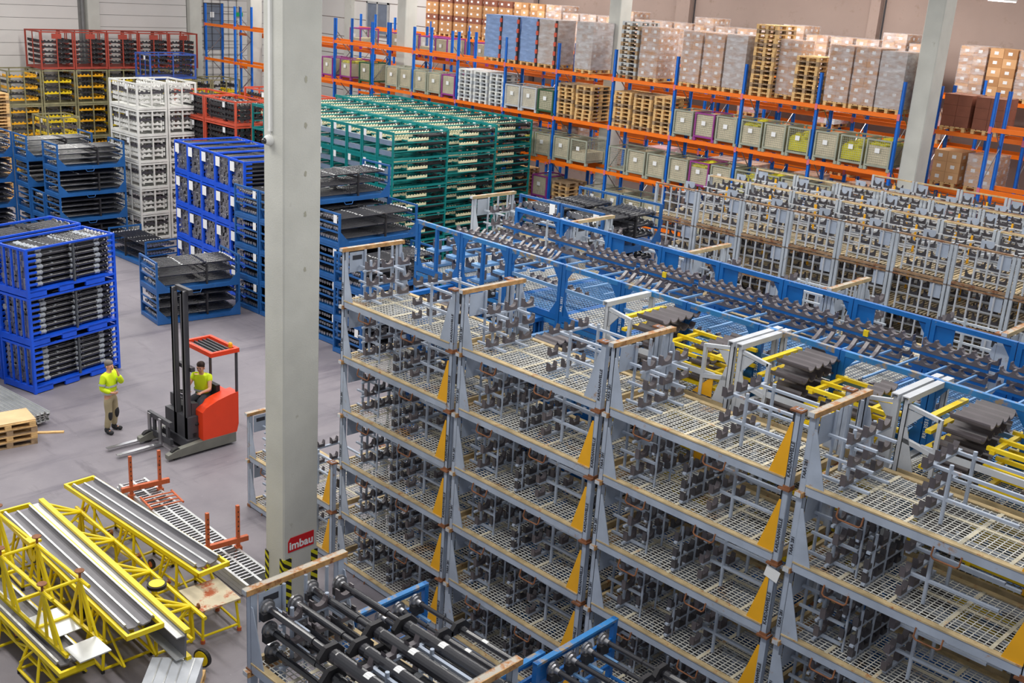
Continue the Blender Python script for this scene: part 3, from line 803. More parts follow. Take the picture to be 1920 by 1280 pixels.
def navy_stack(x, y, rz, w, d, tiers, desc, indiv=(), n=8, layers=3, H=1.0, cards=False, fill=True):
    for k in range(tiers):
        tier = 'only' if tiers == 1 else ('topmost' if k == tiers-1 else ('bottom' if k == 0 else ORD[k+1]))
        lab = f'dark blue rack of black driveshafts, {desc}' + ('' if tiers == 1 else f', {tier} tier')
        t = thing('driveshaft_rack', lab, 'rack', (x, y, k*H+.005), rz, 'dark blue driveshaft racks')
        navy_rack(w, d, H, cards).stamp(t)
        M = at((x, y, k*H+.005), rz)
        xs = [.12+(w-.24)*(j+.5)/n for j in range(n)]
        zs = [.22+(H-.42)*j/max(1, layers-1) for j in range(layers)]
        if not fill: continue
        wh = None
        lay_shafts(M, xs, zs[:-1] if k in indiv else zs, .1, d-.2, .027, None, jitter=.02)
        if k in indiv:
            d2 = desc if tiers == 1 else desc
            for xi, xx in enumerate(xs):
                P = M @ Matrix.Translation((xx, .1+random.uniform(-.03, .03), zs[-1]))
                o = bpy.data.objects.new('driveshaft', shaft_mesh(d-.2, .028)); link(o); o.matrix_world = P
                tag(o, f'black driveshaft, {ORD[xi+1]} from left, on the rack {desc}' + ('' if tiers == 1 else f', {tier} tier'), 'driveshaft', 'driveshafts laid in racks'); NSHAFT[0] += 1
# beside the forklift
navy_stack(-31.3, 16.6, R(-8), 1.4, 2.75, 2, 'right behind the forklift mast', (0, 1), 9, 3)
# low rack turned the other way behind it
navy_stack(-36.15, 19.45, R(90), 1.35, 2.8, 1, 'standing alone on the floor beside white racks', (0,), 10, 3)
# stacks left of the white racks
navy_stack(-41.5, 18.25, R(0), 1.25, 2.7, 4, 'left of the white rack tower', (3, 2), 8, 4)
navy_stack(-43.85, 18.15, R(0), 1.2, 2.7, 4, 'second left of the white tower', (3,), 8, 4)
navy_stack(-42.62, 18.2, R(0), 1.1, 2.7, 2, 'between the two left shaft towers', (), 10, 4)
navy_stack(-45.7, 15.6, R(0), 1.7, 2.6, 4, 'cut by the left picture edge', (), 12, 4)
# stacks behind the large column
navy_stack(-30.55, 19.6, R(0), 1.35, 3.0, 4, 'just left behind the large column', (3,), 9, 3, 1.02, True)
navy_stack(-29.15, 19.6, R(0), 1.35, 3.0, 4, 'hidden behind the large column', (), 9, 3, 1.02, True)
navy_stack(-27.78, 19.62, R(0), 1.35, 3.05, 5, 'right behind the large column, tallest', (4,), 9, 3, 1.02, True)
navy_stack(-26.4, 19.64, R(0), 1.3, 3.05, 4, 'left of the front grey rack', (3, 2), 9, 3, 1.02, True)
navy_stack(-24.9, 19.3, R(0), 1.3, 3.0, 3, 'behind the front rows, left end', (2,), 10, 3, 1.02, True)
# racks high behind the grey row, right of the teal block
for i in range(2):
    for k in range(6):
        x = -17.1+1.28*i
        tier = 'topmost' if k == 5 else ORD[k+1]
        if k < 4:
            if k == 0: carrier('driveshaft_rack', f'plain blue carrier rack right of the teal block, {("left", "right")[i]} stack, '+'{} tier', x, 18.6, 1.24, 2.2, 4*1.03, 0, BLUED, 'dark blue driveshaft racks', 4)
            continue
        t = thing('driveshaft_rack', f'dark blue rack full of driveshafts right of the teal block, {("left", "right")[i]} stack, {tier} tier', 'rack', (x, 18.6, k*1.03+.005), 0, 'dark blue driveshaft racks')
        navy_rack(1.24, 2.2, 1.02, True).stamp(t)
        lay_shafts(at((x, 18.6, k*1.03), 0), [.15+.13*j for j in range(8)], (.3, .55, .8), .1, 2.0, .04, 'blue rack behind the grey row' if (k == 5 and False) else None, jitter=.04)

# ================================================================ bright blue racks with wrapped shafts
def bright_rack(w, d, H, cards):
    key = ('bb', w, d, H, cards)
    if key in CACHE: return CACHE[key]
    t = Tm(); m = BLUEB; p = .07
    for x in (0, w-p):
        for y in (0, d-p): t.box('post', x, y, .0, x+p, y+p, H, m)
    for y in (0, d-.05): t.box('top_rail', p, y, H-.06, w-p, y+.05, H, m)
    for x in (0, w-.045): t.box('top_rail', x, p, H-.05, x+.045, d-p, H, m)
    # pallet-like base with fork openings
    bs = cached(('bbase', w, d), lambda: MB().box(0, p, .02, .06, d*.2, .17).box(0, d*.34, .02, .06, d*.5, .17).box(0, d*.64, .02, .06, d*.86, .17).box(0, p, .13, .06, d-p, .19).mesh('base', m))
    t.add('base_rail', bs); t.add('base_rail', bs, (w-.06, 0, 0))
    for y in (0, d-.06): t.box('base_rail', p, y, .03, w-p, y+.06, .19, m)
    t.box('deck', .06, .06, .15, w-.06, d-.06, .18, m)
    for x in ((w*.3, w*.52, w*.74) if not cards else ()): t.box('end_bar', x, .0, .19, x+.045, .045, H-.06, m)
    for z in (.32, .47, .62, .77, .92, 1.06):
        if z < H-.1:
            for x in (.0, w-.04):
                t.box('peg', x, p, z, x+.04, .3, z+.05, m); t.box('peg', x, d-.22, z, x+.04, d-p, z+.05, m)
    for x in (.03, w-.08): t.box('middle_post', x, d*.52, .18, x+.05, d*.52+.05, H-.06, mat('grey_black', '#4c5056', .5))
    if cards: t.box('card', .08, -.008, H-.42, .36, 0, H-.1, PAPER)
    CACHE[key] = t; return t
def bright_stack(x, y, rz, w, d, H, tiers, desc, indiv=False, cards=False, n=6, layers=6):
    for k in range(tiers):
        tier = 'topmost' if k == tiers-1 else ('bottom' if k == 0 else ORD[k+1])
        t = thing('bright_blue_rack', f'bright blue rack of wrapped driveshafts, {desc}, {tier} tier', 'rack', (x, y, k*H+.004), rz, 'bright blue driveshaft racks')
        bright_rack(w, d, H-.004, cards).stamp(t)
        M = at((x, y, k*H+.004), rz)
        zs = [.27+(H-.38)*j/(layers-1) for j in range(layers)]
        xs = [.13+(w-.26)*(j+.5)/n for j in range(n)]
        if indiv:
            # the outward-facing column and the top layer are separate things
            for j, z in enumerate(zs):
                for xi, xx in enumerate(xs):
                    if xi == n-1 or (k == tiers-1 and j == layers-1):
                        row = 'front face' if xi == n-1 else 'top layer'
                        pos = f'{ORD[j+1]} from the bottom' if xi == n-1 else f'{ORD[xi+1]} from the left'
                        o = bpy.data.objects.new('driveshaft', shaft_mesh(d-.16, .045, wrap=True)); link(o)
                        o.matrix_world = M @ Matrix.Translation((xx, .08+random.uniform(-.03, .03), z))
                        tag(o, f'wrapped driveshaft, {pos}, {row}, {tier} rack {desc}', 'driveshaft', 'wrapped driveshafts in the blue stack'); NSHAFT[0] += 1
                    else: lay_shafts(M, [xx], [z], .08, d-.16, .045, None, jitter=.03)
        else: lay_shafts(M, xs, zs, .08, d-.16, .045, None, jitter=.04)
bright_stack(-27.72, 10.78, R(13), 1.25, 2.72, 1.27, 3, 'beside the standing worker', True, n=7, layers=7)
bright_stack(-29.25, 10.6, R(13), 1.25, 2.72, 1.27, 3, 'behind the stack by the standing worker', False)
for i in range(5):
    bright_stack(-35.75+1.02*i, 20.5-.09*i, R(-4), 1.0, 2.5, 1.18, 4, f'{ORD[i+1]} of the five-wide block from left', False, True, 6, 7)

# ================================================================ white, red and olive racks far left
def bar_rack(name, w, d, H, m, bars, fill, nb=2):
    """barred frame rack; bars = rail heights, fill = what sits inside"""
    key = ('bar', name, w, d, H)
    if key in CACHE: return CACHE[key]
    t = Tm(); p = .07
    for x in (0, w-p):
        for y in (0, d-p): t.box('post', x, y, 0, x+p, y+p, H, m)
    for y in (0, d-.05):
        t.box('top_rail', p, y, H-.06, w-p, y+.05, H, m); t.box('base_rail', p, y, .02, w-p, y+.05, .11, m)
        for j in range(1, nb): t.box('front_bar', w*j/nb-.02, y, .11, w*j/nb+.02, y+.04, H-.06, m)
    for x in (0, w-.05):
        t.box('top_rail', x, p, H-.06, x+.05, d-p, H, m); t.box('base_rail', x, p, .02, x+.05, d-p, .11, m)
        t.box('side_bar', x, d*.5-.025, .11, x+.05, d*.5+.025, H-.06, m)
    t.box('deck', .05, .05, .08, w-.05, d-.05, .1, m)
    for j, z in enumerate(bars):
        for y in (.2, d*.5, d-.25): t.box('inner_rail', .07, y, z, w-.07, y+.04, z+.05, m)
        f = fill[j % len(fill)]
        wv = scallop(max(2, int((w-.2)/.2)), .2, .075, .13, .06, f)
        for y in (.1, d-.16): t.add('scalloped_rest', wv, (.1, y, z+.05))
        wy = scallop(max(2, int((d-.2)/.2)), .2, .075, .13, .06, f, 'y')
        t.add('scalloped_rest', wy, (w-.16, .1, z+.05))
    t.box('card', w*.6, -.008, H-.3, w*.6+.16, 0, H-.1, PAPER)
    CACHE[key] = t; return t
def bar_stack(x, y, z0, w, d, H, tiers, m, bars, fill, tname, desc, nb=2, rz=0):
    for k in range(tiers):
        tier = 'only' if tiers == 1 else ('topmost' if k == tiers-1 else ('bottom' if k == 0 else ORD[k+1]))
        t = thing(tname, f'{desc}' + ('' if tiers == 1 else f', {tier} tier'), 'rack', (x, y, z0+k*H+.004), rz, tname.replace('_', ' ')+'s')
        bar_rack(tname+desc.split()[0]+fill[0].name, w, d, H-.004, m, bars, fill, nb).stamp(t)
for j in range(2):
    bar_stack(-42.2, 21.4+1.32*j, 0, 2.2, 1.28, 1.035, 6, WHITEP, (.2, .38, .56, .74), (WHITEP, WHITEP, BLK2), 'white_rack', f'white barred rack in the {("near", "far")[j]} white tower', 3)
for i in range(2):
    for k in range(6):
        if k < 3:
            if k == 0: carrier('red_rack', f'plain red rack low under the {("left", "right")[i]} red stack, '+'{} tier', -41.3+2.25*i, 23.75, 2.2, 1.5, 3*.97, 0, REDO, 'red racks', 3)
            continue
        tier = 'topmost' if k == 5 else ORD[k+1]
        t = thing('red_rack', f'red oxide rack of black shafts beside the teal block, {("left", "right")[i]} stack, {tier} tier', 'rack', (-41.3+2.25*i, 23.75, k*.97+.004), 0, 'red racks')
        bar_rack('redo', 2.2, 1.5, .966, REDO, (.2, .4, .6), (BLACKM,), 1).stamp(t)
        for jj in range(5): lay_shafts(at((-41.3+2.25*i, 23.75, k*.97), R(-90)), [-.2-.24*jj], [.2, .42, .64, .8], .2, 1.8, .05, None)
    t = thing('red_rack', f'red oxide rack at the back, behind the {("left", "right")[i]} red stack', 'rack', (-41.5+2.25*i, 27.2, 5*.97+.01), 0, 'red racks')
    bar_rack('redo', 2.2, 1.5, .966, REDO, (.2, .4, .6), (BLACKM,), 1).stamp(t)
    carrier('red_rack', f'plain rack below the rear red rack, {("left", "right")[i]} stack, '+'{} tier', -41.5+2.25*i, 27.2, 2.2, 1.5, 5*.97, 0, REDO, 'red racks', 5)
# tall old racks along the left wall
for i in range(6):
    y = 22.9+1.75*i
    bar_stack(-57.2, y, 0, 1.75, 1.7, 1.72, 3, OLIVE, (.2, .48, .76, 1.04, 1.32), ((ORANGEY, BLACKM) if i % 2 == 0 else (BLACKM, YELLOWR)), 'olive_rack', f'tall olive rack of cradles by the white wall, {ORD[i+1]} from the left', 2)
for i in range(5):
    y = 24.65+1.76*i
    t = thing('old_red_rack', f'old red barred rack on top by the white wall, {ORD[i+1]} from the left', 'rack', (-57.2, y, 5.19), 0, 'old red racks')
    bar_rack('oldred', 1.75, 1.72, 1.85, REDB, (.25, .5, .75, 1.0, 1.25), (BLACKM, SLATE) if i % 2 else (BLACKM,), 2).stamp(t)
    part('red_plate', bxm(.02, .5, .25, REDB), t, (1.74, .6, 1.5))
bar_stack(-52.8, 22.85, 0, 1.6, 1.6, 1.72, 2, OLIVE, (.2, .5, .8, 1.1, 1.4), (YELLOWR, DARK), 'yellow_rack', 'squat olive rack with yellow cradles before the wall racks', 2)
for i in range(3):
    bar_stack(-53.4, 28.4+1.75*i, 0, 1.8, 1.7, 1.25, 4, OLIVE, (.2, .5, .8), (BLACKM, YELLOWR), 'olive_rack', f'dark olive rack behind the white tower, {ORD[i+1]} from the left', 2)
bar_stack(-53.3, 28.5, 5.01, 1.5, 2.6, 1.25, 1, mat('slate_blue_paint', '#3f5faf', .45), (.2, .45, .7, .95), (BLACKM,), 'slate_blue_rack', 'slate blue rack of dark parts standing before the old red racks', 3)
# leftover shafts as one
if STUFF.v:
    so = bpy.data.objects.new('driveshafts', STUFF.mesh('driveshafts', BLACK, STEEL, smooth=True)); link(so)
    tag(so, 'remaining black driveshafts packed inside the racks', 'driveshafts', None, 'stuff')
print('individual shafts', NSHAFT[0])
# ================================================================ pallet racking
def px(i): return -42.8+2.8*i
LV = (2.5, 4.18, 5.88, 7.66)
def pallet_rack(label, i0, i1, y0, depth, levels, top, skip=(), xo=0., zo=0.):
    t = thing('pallet_rack', label, 'rack', (px(i0)+xo, y0, 0), 0, 'pallet racking rows')
    X0 = px(i0)
    pm = cached(('upost', top), lambda: MB().box(-.05, 0, 0, .05, .02, top).box(-.05, 0, 0, -.03, .09, top).box(.03, 0, 0, .05, .09, top).mesh('upright', BLUEP))
    for i in range(i0, i1+1):
        x = px(i)-X0
        for y in (0, depth-.09): part('upright', pm, t, (x, y, 0))
        z = .4; s = 1; n = 0
        while z < top-.9:
            k = ('brace', depth, s)
            bm = cached(k, lambda: MB().bar((0, .06, 0 if s > 0 else .95), (0, depth-.06, .95 if s > 0 else 0), .035, .02, (1, 0, 0)).mesh('brace', STEEL))
            part('brace', bm, t, (x, 0, z)); z += .95; s = -s
        part('foot_plate', bxm(.16, .14, .02, BLUEP), t, (x-.08, -.03, 0))
    be = cached('beam', lambda: MB().box(.05, 0, -.065, 2.75, .05, .065).mesh('beam', ORANGE))
    be2 = cached('beam_step', lambda: MB().box(.05, 0, -.065, 2.75, .05, .065).mesh('beam', ORANGE))
    cn = cached('conn', lambda: MB().box(-.045, -.006, -.11, .045, 0, .09).mesh('connector', mat('connector', '#d9748a', .5)))
    for i in range(i0, i1):
        for l, z in enumerate(levels):
            if (i, l) in skip: continue
            for y in (-.03, depth-.02): part('beam', be, t, (px(i)-X0, y, z+zo))
    for i in range(i0, i1+1):
        for z in levels: part('connector', cn, t, (px(i)-X0, -.03, z+zo))
    return t
pallet_rack('front row of blue and orange pallet racking', -4, 10, 33.0, 1.1, LV, 8.72, skip={(-3, 0), (-4, 0)})
pallet_rack('short blue end bay of racking right of the slanting column', 11, 12, 33.0, 1.1, LV, 8.72)
pallet_rack('second row of racking standing back to back with the front row', -4, 12, 34.95, 1.1, (2.3, 3.9, 5.45, 7.2), 8.6, skip={(-4, 0)}, xo=.35)
pallet_rack('rear row of racking carrying cartons before the brown wall', -2, 13, 38.9, 1.1, (2.9, 4.6, 6.3, 8.0), 8.7, xo=.2)

# ---- mesh box pallets
def mesh_box(frame, content):
    key = ('gb', frame.name, content)
    if key in CACHE: return CACHE[key]
    t = Tm(); w, d, h = .82, 1.18, .97
    for x in (0, w-.05):
        for y in (0, d-.05):
            t.box('post', x, y, .0, x+.05, y+.05, h, frame)
            t.box('foot', x-.005, y-.005, -.0, x+.1, y+.1, .1, frame)
    t.box('base', .05, .05, .1, w-.05, d-.05, .16, frame)
    for y in (.0, d-.04):
        t.box('rim', .05, y, h-.045, w-.05, y+.04, h, frame); t.box('rim', .05, y, .12, w-.05, y+.04, .18, frame)
    for x in (.0, w-.04): t.box('rim', x, .05, h-.045, x+.04, d-.05, h, frame)
    g = panelgrid(w-.1, h-.22, .07, .007, frame if frame is not PURPLE else GBOX)
    t.add('wire_panel', g, (.05, .02, .18)); t.add('wire_panel', g, (.05, d-.02, .18))
    g2 = panelgrid(d-.1, h-.22, .07, .007, frame if frame is not PURPLE else GBOX)
    t.add('wire_panel', g2, (w-.02, .05, .18), (0, 0, R(90)))
    if content in ('card', 'half', 'bags'):
        top = h-.08 if content == 'card' else (.5 if content == 'half' else h-.2)
        ln = cached(('liner', top), lambda: MB().box(.06, .05, .17, w-.06, .065, top).box(.06, d-.065, .17, w-.06, d-.05, top).box(.06, .05, .17, .075, d-.05, top).box(w-.075, .05, .17, w-.06, d-.05, top).box(.075, .065, .17, w-.075, d-.065, .4).mesh('liner', LINER))
        t.add('cardboard_liner', ln)
    if content in ('bags', 'yellow'):
        def bags():
            random.seed(3); q = MB()
            for a in range(4):
                for b in range(4): q.ball((.16+a*.165, .2+b*.26, .78+random.uniform(-.05, .1) if content == 'bags' else .55+random.uniform(0, .2)), .15, 8, 5, (1, 1, .75))
            if content == 'yellow': q.box(.07, .06, .2, w-.07, d-.06, .6)
            return q.mesh('bags', YBAG)
        t.add('yellow_bags', cached(('bags', content), bags), kind='stuff')
    if content == 'tubes':
        def tb():
            q = MB()
            for a in range(9): q.tube((.08, .1, .22+a*.075), (w-.08, .1, .22+a*.075), .03, 7)
            return q.mesh('tubes', LINER)
        t.add('packed_tubes', cached('tubesm', tb), kind='stuff')
    if content != 'none': t.box('card', .3, -.004, .55, .46, 0, .7, PAPER)
    CACHE[key] = t; return t
FN = {GBOX.name: 'grey', GBOXG.name: 'green', PURPLE.name: 'purple', PALE.name: 'pale grey'}
CN = {'card': 'lined with cardboard', 'half': 'half filled', 'bags': 'with yellow bags', 'yellow': 'full of yellow packing', 'tubes': 'packed with tubes', 'none': 'almost empty'}
def mbox(i, s, lv, frame, content, dy=0, lvname=None, z=None):
    zz = (LV[lv]+.067) if z is None else z
    ln = lvname or ('lowest', 'second', 'third', 'top')[lv]+' level'
    t = thing('mesh_box', f'{FN[frame.name]} mesh box {CN[content]}, {ln}, {ORD[i+2]} bay right of the column, {("left", "middle", "right")[s]}', 'mesh box', (px(i)+.13+s*.9, 33.0-.05+dy, zz), 0, 'mesh boxes on the racking')
    mesh_box(frame, content).stamp(t)
for i, s, f, c in ((0, 2, GBOXG, 'card'), (1, 1, GBOX, 'card'), (1, 2, GBOX, 'card'), (2, 0, GBOX, 'card'), (2, 1, GBOX, 'card'), (2, 2, PURPLE, 'card'),
                   (4, 0, PALE, 'card'), (4, 1, PALE, 'card'), (4, 2, GBOXG, 'card'),
                   (7, 0, GBOX, 'card'), (7, 1, PURPLE, 'card'), (7, 2, GBOX, 'card'), (8, 0, GBOX, 'bags'), (8, 1, GBOX, 'card'), (8, 2, GBOX, 'yellow'),
                   (9, 0, GBOX, 'card'), (9, 1, GBOX, 'yellow'), (9, 2, GBOX, 'bags')):
    mbox(i, s, 2, f, c)
mbox(-1, 2, 2, PURPLE, 'card'); mbox(0, 0, 2, PURPLE, 'bags', .3)
for i, s, f, c in ((4, 1, GBOX, 'yellow'), (4, 2, GBOX, 'card'), (5, 0, GBOX, 'card'), (5, 1, GBOX, 'half'), (6, 0, GBOX, 'none'), (6, 1, GBOX, 'card'), (6, 2, GBOX, 'card'),
                   (7, 0, GBOX, 'card'), (7, 1, PURPLE, 'bags'), (7, 2, GBOX, 'card'), (8, 0, GBOX, 'yellow'), (8, 1, GBOX, 'bags'), (8, 2, GBOX, 'card'), (9, 0, GBOX, 'card'), (9, 2, GBOX, 'card')):
    mbox(i, s, 1, f, c)
for i, s, f, c in ((5, 2, GBOX, 'half'), (6, 0, GBOX, 'card'), (6, 1, GBOX, 'tubes'), (6, 2, GBOX, 'card'), (7, 1, GBOX, 'bags'), (4, 2, PURPLE, 'card')):
    mbox(i, s, 0, f, c)
# ---- wooden and plastic pallets in stacks
def pallet_mesh(m):
    def f():
        q = MB(); w, d = .8, 1.2
        for y in (0, .27, .54): pass
        for k in range(5): q.box(.0+k*.168, 0, .122, .128+k*.168, d, .144)
        for x in (0, .35, .7):
            for y in (0, .53, 1.06): q.box(x, y, .022, x+.1, y+.14, .1)
            q.box(x, 0, 0, x+.1, d, .022)
        for y in (0, .53, 1.06): q.box(0, y, .1, w, y+.14, .122)
        return q.mesh('pallet', m)
    return cached(('pal', m.name), f)
def pallet_stack(x, y, z, n, desc, mats, cat='pallet', rz=0., kind='wooden'):
    for k in range(n):
        m = mats[(k*7+int(x*3)) % len(mats)]
        pos = 'top' if k == n-1 else ('bottom' if k == 0 else ORD[k+1]+' lowest')
        solo('pallet', pallet_mesh(m), f'{kind} pallet, {pos} in the {desc}', cat, (x+random.uniform(-.012, .012), y+random.uniform(-.012, .012), z+k*.1445), (0, 0, rz+random.uniform(-.015, .015)), 'pallets stacked on the racking')
Z3, Z4 = LV[2]+.067, LV[3]+.067
WM = [WOOD, WOOD, WOODG, WOOD]
for i, s, n in ((5, 0, 9), (5, 1, 9), (6, 0, 9), (6, 1, 9), (6, 2, 9)):
    pallet_stack(px(i)+.12+s*.93, 33.0, Z3, n, f'{("left", "middle", "right")[s]} stack of the {ORD[i+2]} bay, third level', WM)
for s in range(3):
    pallet_stack(px(3)+.12+s*.92, 33.0, Z3, 9, f'{("left", "middle", "right")[s]} white stack on the third beam level', [PLASTW, PALE], kind='white plastic')
pallet_stack(px(6)+.2, 33.0, Z4, 14, 'dark grey stack beside the racking column, top level', [ALU, WOODG], kind='grey')
pallet_stack(px(8)+.22, 33.0, Z4, 16, 'tallest wooden stack on the top level', [WOOD, WOOD, WOODG])
pallet_stack(px(8)+1.85, 33.0, Z4, 10, 'shorter wooden stack right of the tallest, top level', [WOOD, WOODG, WOOD])
pallet_stack(px(5)+.2, 33.0, LV[0]+.067, 6, 'low wooden stack under the seventh bay', [WOODG, WOOD])
pallet_stack(px(4)+.4, 33.0, LV[0]+.067, 7, 'low wooden stack under the sixth bay', [WOODG, WOOD])

# ---- carton loads
def carton_mesh(cw, cd, ch, m, lab):
    def f():
        q = MB(); q.box(.004, .004, 0, cw-.004, cd-.004, ch-.004)
        q.mi = 1
        if lab:
            q.box(cw*.32, -.001, ch*.35, cw*.62, .003, ch*.68); q.box(cw-.003, cd*.3, ch*.35, cw+.001, cd*.6, ch*.68)
        else: q.box(0.004, cd*.46, ch-.004, cw-.004, cd*.54, ch-.002)
        return q.mesh('carton', m, PAPER if lab else LINER)
    return cached(('ct', cw, cd, ch, m.name, lab), f)
def carton_load(label, x, y, z, nx, ny, nz, cw, cd, ch, ms, wrap=None, lab=True, gapfrac=0., straps=False, ragged=0):
    t = thing('pallet_load', label, 'pallet load', (x, y, z), 0, 'carton loads on the racking')
    part('pallet', pallet_mesh(WOOD), t, (0, 0, 0))
    z0 = .146
    for k in range(nz):
        for i in range(nx):
            for j in range(ny):
                if 0 < i < nx-1 and 0 < j < ny-1 and k < nz-1: continue
                if ragged and k == nz-1 and random.random() < ragged: continue
                m = ms[(i*3+j*5+k*7) % len(ms)]
                part('carton', carton_mesh(cw, cd, ch, m, lab), t, (i*cw, j*cd, z0+k*ch))
    if wrap:
        W_, D_, H_ = nx*cw+.02, ny*cd+.02, nz*ch+.02
        def f():
            q = MB(); n = 7
            r = [[random.uniform(-.012, .012) for _ in range(5)] for _ in range(n+1)]
            ring = [(0, 0), (W_/2, -.01), (W_, 0), (W_+.01, D_/2), (W_, D_), (W_/2, D_+.01), (0, D_), (-.01, D_/2)]
            for a in range(n+1):
                for b, (xx, yy) in enumerate(ring):
                    e = random.uniform(-.004, .016); cx, cy = xx-W_/2, yy-D_/2; L_ = math.hypot(cx, cy)
                    q.v.append((xx+cx/L_*e, yy+cy/L_*e, H_*a/n))
            for a in range(n):
                for b in range(8): q.face(a*8+b, a*8+(b+1) % 8, (a+1)*8+(b+1) % 8, (a+1)*8+b)
            q.face(*[n*8+b for b in range(8)])
            return q.mesh('wrap', wrap)
        part('stretch_wrap', cached(('wr', round(W_, 2), round(D_, 2), round(H_, 2), wrap.name), f), t, (-.01, -.01, z0))
    return t
# top beam level of the front row
tl = 'top level of the front racking'
for n, (x, nz, wr, ms) in enumerate(((px(6)+1.12, 6, FILM, [CARTON, CARTON]), (px(7)+.15, 6, FILM, [CARTON]), (px(7)+1.05, 6, FILM, [CARTON]), )):
    carton_load(f'film wrapped carton load, {ORD[n+1]} right of the dark pallet stack', x, 33.0, Z4, 2, 3, nz, .4, .4, .29, ms, wr)
carton_load('shiny wrapped load just left of the tallest wooden pallet stack', px(7)+1.95, 33.0, Z4, 2, 3, 6, .4, .4, .29, [CARTON], FILMC)
carton_load('wrapped carton load between the two wooden pallet stacks', px(8)+1.04, 33.3, Z4, 2, 2, 6, .39, .4, .29, [CARTON], FILM)
carton_load('wrapped carton load right of the shorter wooden pallet stack', px(9)+.2, 33.0, Z4, 2, 3, 6, .4, .4, .29, [CARTON], FILM)
carton_load('wrapped carton load second from the slanting column, top level', px(9)+1.08, 33.0, Z4, 2, 3, 6, .4, .4, .29, [CARTON], FILM)
carton_load('shiny wrapped load touching the slanting column, top level', px(9)+1.95, 33.0, Z4, 2, 3, 6, .4, .4, .28, [CARTON], FILMC)
for n in range(4):
    carton_load(f'tall blue film wrapped load, {ORD[n+1]} from left of four with dark gaps' if n < 3 else 'tall grey wrapped load right of the blue wrapped ones', px(3)+1.55+n*.95 + (.1 if n > 1 else 0), 33.05, Z4, 2, 3, 5, .4, .4, .33, [mat('blue_goods', '#9fb2d8', .4) if n < 3 else CARTON], FILMB if n < 3 else FILMC, False)
    tt = thing('strap_tower', f'column of red clamps on dark posts, {ORD[n+1]} from left, between wrapped loads', 'load divider', (px(3)+2.4+n*.95+(.1 if n > 1 else 0), 33.03, Z4), 0, 'dividers between wrapped loads')
    part('post', bxm(.06, .06, 1.8, BLACKM), tt)
    for z in (.15, .5, .85, 1.2, 1.55): part('clamp', bxm(.1, .05, .16, REDO), tt, (-.02, -.05, z))
carton_load('cloudy wrapped load left of the racking column, top level', px(5)+.95, 32.9, Z4, 2, 3, 5, .4, .4, .34, [CARTON], FILMC)
carton_load('pair of light brown cartons low in the sixth bay of the second row', px(4)+1.9, 34.97, 7.27, 2, 2, 2, .4, .4, .35, [CARTONL], None, False)
# rear row, top level: a long wall of cartons
for n in range(26):
    x = px(0)+.1+n*1.02-.3
    nz = 6 if n < 9 else (5 if n % 4 else 6)
    if -29.6 < x < -27.4: nz = 5
    carton_load(f'carton load on the rear rack top level, {ordn(n+1)} from the left', x, 38.9, 8.07, 2, 3, nz, .44, .4, .29, [CARTON, CARTON, CARTOND] if n < 6 else ([CARTON, CARTONL] if n < 12 else [CARTONL, CARTON]), FILM if n > 7 else None)
for n, x in enumerate((-17.05, -16.05, -15.05, -14.05)):
    carton_load(f'carton load on the rear rack, {ORD[n+1]} place right of the slanting column', x+1.4, 38.9, 8.07, 2, 3, 5, .46, .4, .31, [CARTONL, CARTON], FILM if n % 2 == 0 else None)
# second row and rear row, lower levels
LOADS = ((px(10)+.5, 34.95, 7.27, 3, [CARTOND], False, None), (px(10)+1.5, 34.95, 7.27, 3, [CARTOND], False, None), (px(11)+.9, 34.95, 7.27, 3, [CARTONL], False, None),
                                   (px(10)+.5, 34.95, 5.52, 3, [CARTONL], True, None), (px(10)+1.6, 34.95, 5.52, 3, [CARTONL], True, FILM), (px(11)+.8, 34.95, 5.52, 3, [CARTONL], True, None),
                                   (px(12)-.6, 38.9, 6.37, 4, [CARTON], True, FILM), (px(12)-1.6, 38.9, 4.67, 4, [PINK], True, FILM), (px(9)+.4, 38.9, 4.67, 4, [PINK], True, FILM), (px(8)+.6, 38.9, 4.67, 4, [CARTON], True, FILM),
                                   (px(6)+1.8, 38.9, 6.37, 3, [PINK], True, FILM), (px(8)-.4, 38.9, 6.37, 3, [PINK, PAPER], True, FILM), (px(9)+.9, 38.9, 6.37, 3, [PINK, CARTON], True, FILM), (px(4)+1.6, 34.95, 3.97, 4, [CARTON], True, FILM), (px(5)+.6, 34.95, 3.97, 3, [CARTON], True, FILM),
                                   (px(7)+.5, 34.95, 3.97, 3, [CARTOND], False, FILM), (px(7)+1.6, 34.95, 3.97, 3, [CARTON], True, FILM), (px(8)+1.2, 34.95, 3.97, 3, [CARTON], True, FILM), (px(9)+.5, 34.95, 3.97, 3, [CARTON], True, FILM), (px(9)+1.5, 34.95, 3.97, 3, [CARTONL], False, None),
                                   (px(6)+.4, 34.95, 3.97, 3, [PINK], True, FILM), (px(3)+1.2, 34.95, 3.97, 3, [CARTOND], False, FILM), (px(8)+1.0, 34.95, 7.27, 2, [CARTON], True, None), (px(12)-.9, 33.0, 2.57, 3, [CARTONL], True, None), (px(9)+2, 38.9, 2.97, 3, [PINK], True, FILM))
for (x, y, z, nz, ms, lab, wr) in LOADS:
    n = 1+sum(1 for q in LOADS if q[1] == y and q[2] == z and q[0] < x)
    lvl = 'upper' if z > 7 else ('middle' if z > 5.3 else ('lower' if z > 3.2 else 'lowest'))
    rw = 'second racking row' if y < 38 else 'rear racking row'
    if y < 34: rw = 'right end bay'
    carton_load(f'carton load on the {lvl} level of the {rw}, {ordn(n)} from the left', x, y, z, 2, 2, nz, .44, .55, .33, ms, wr, lab)
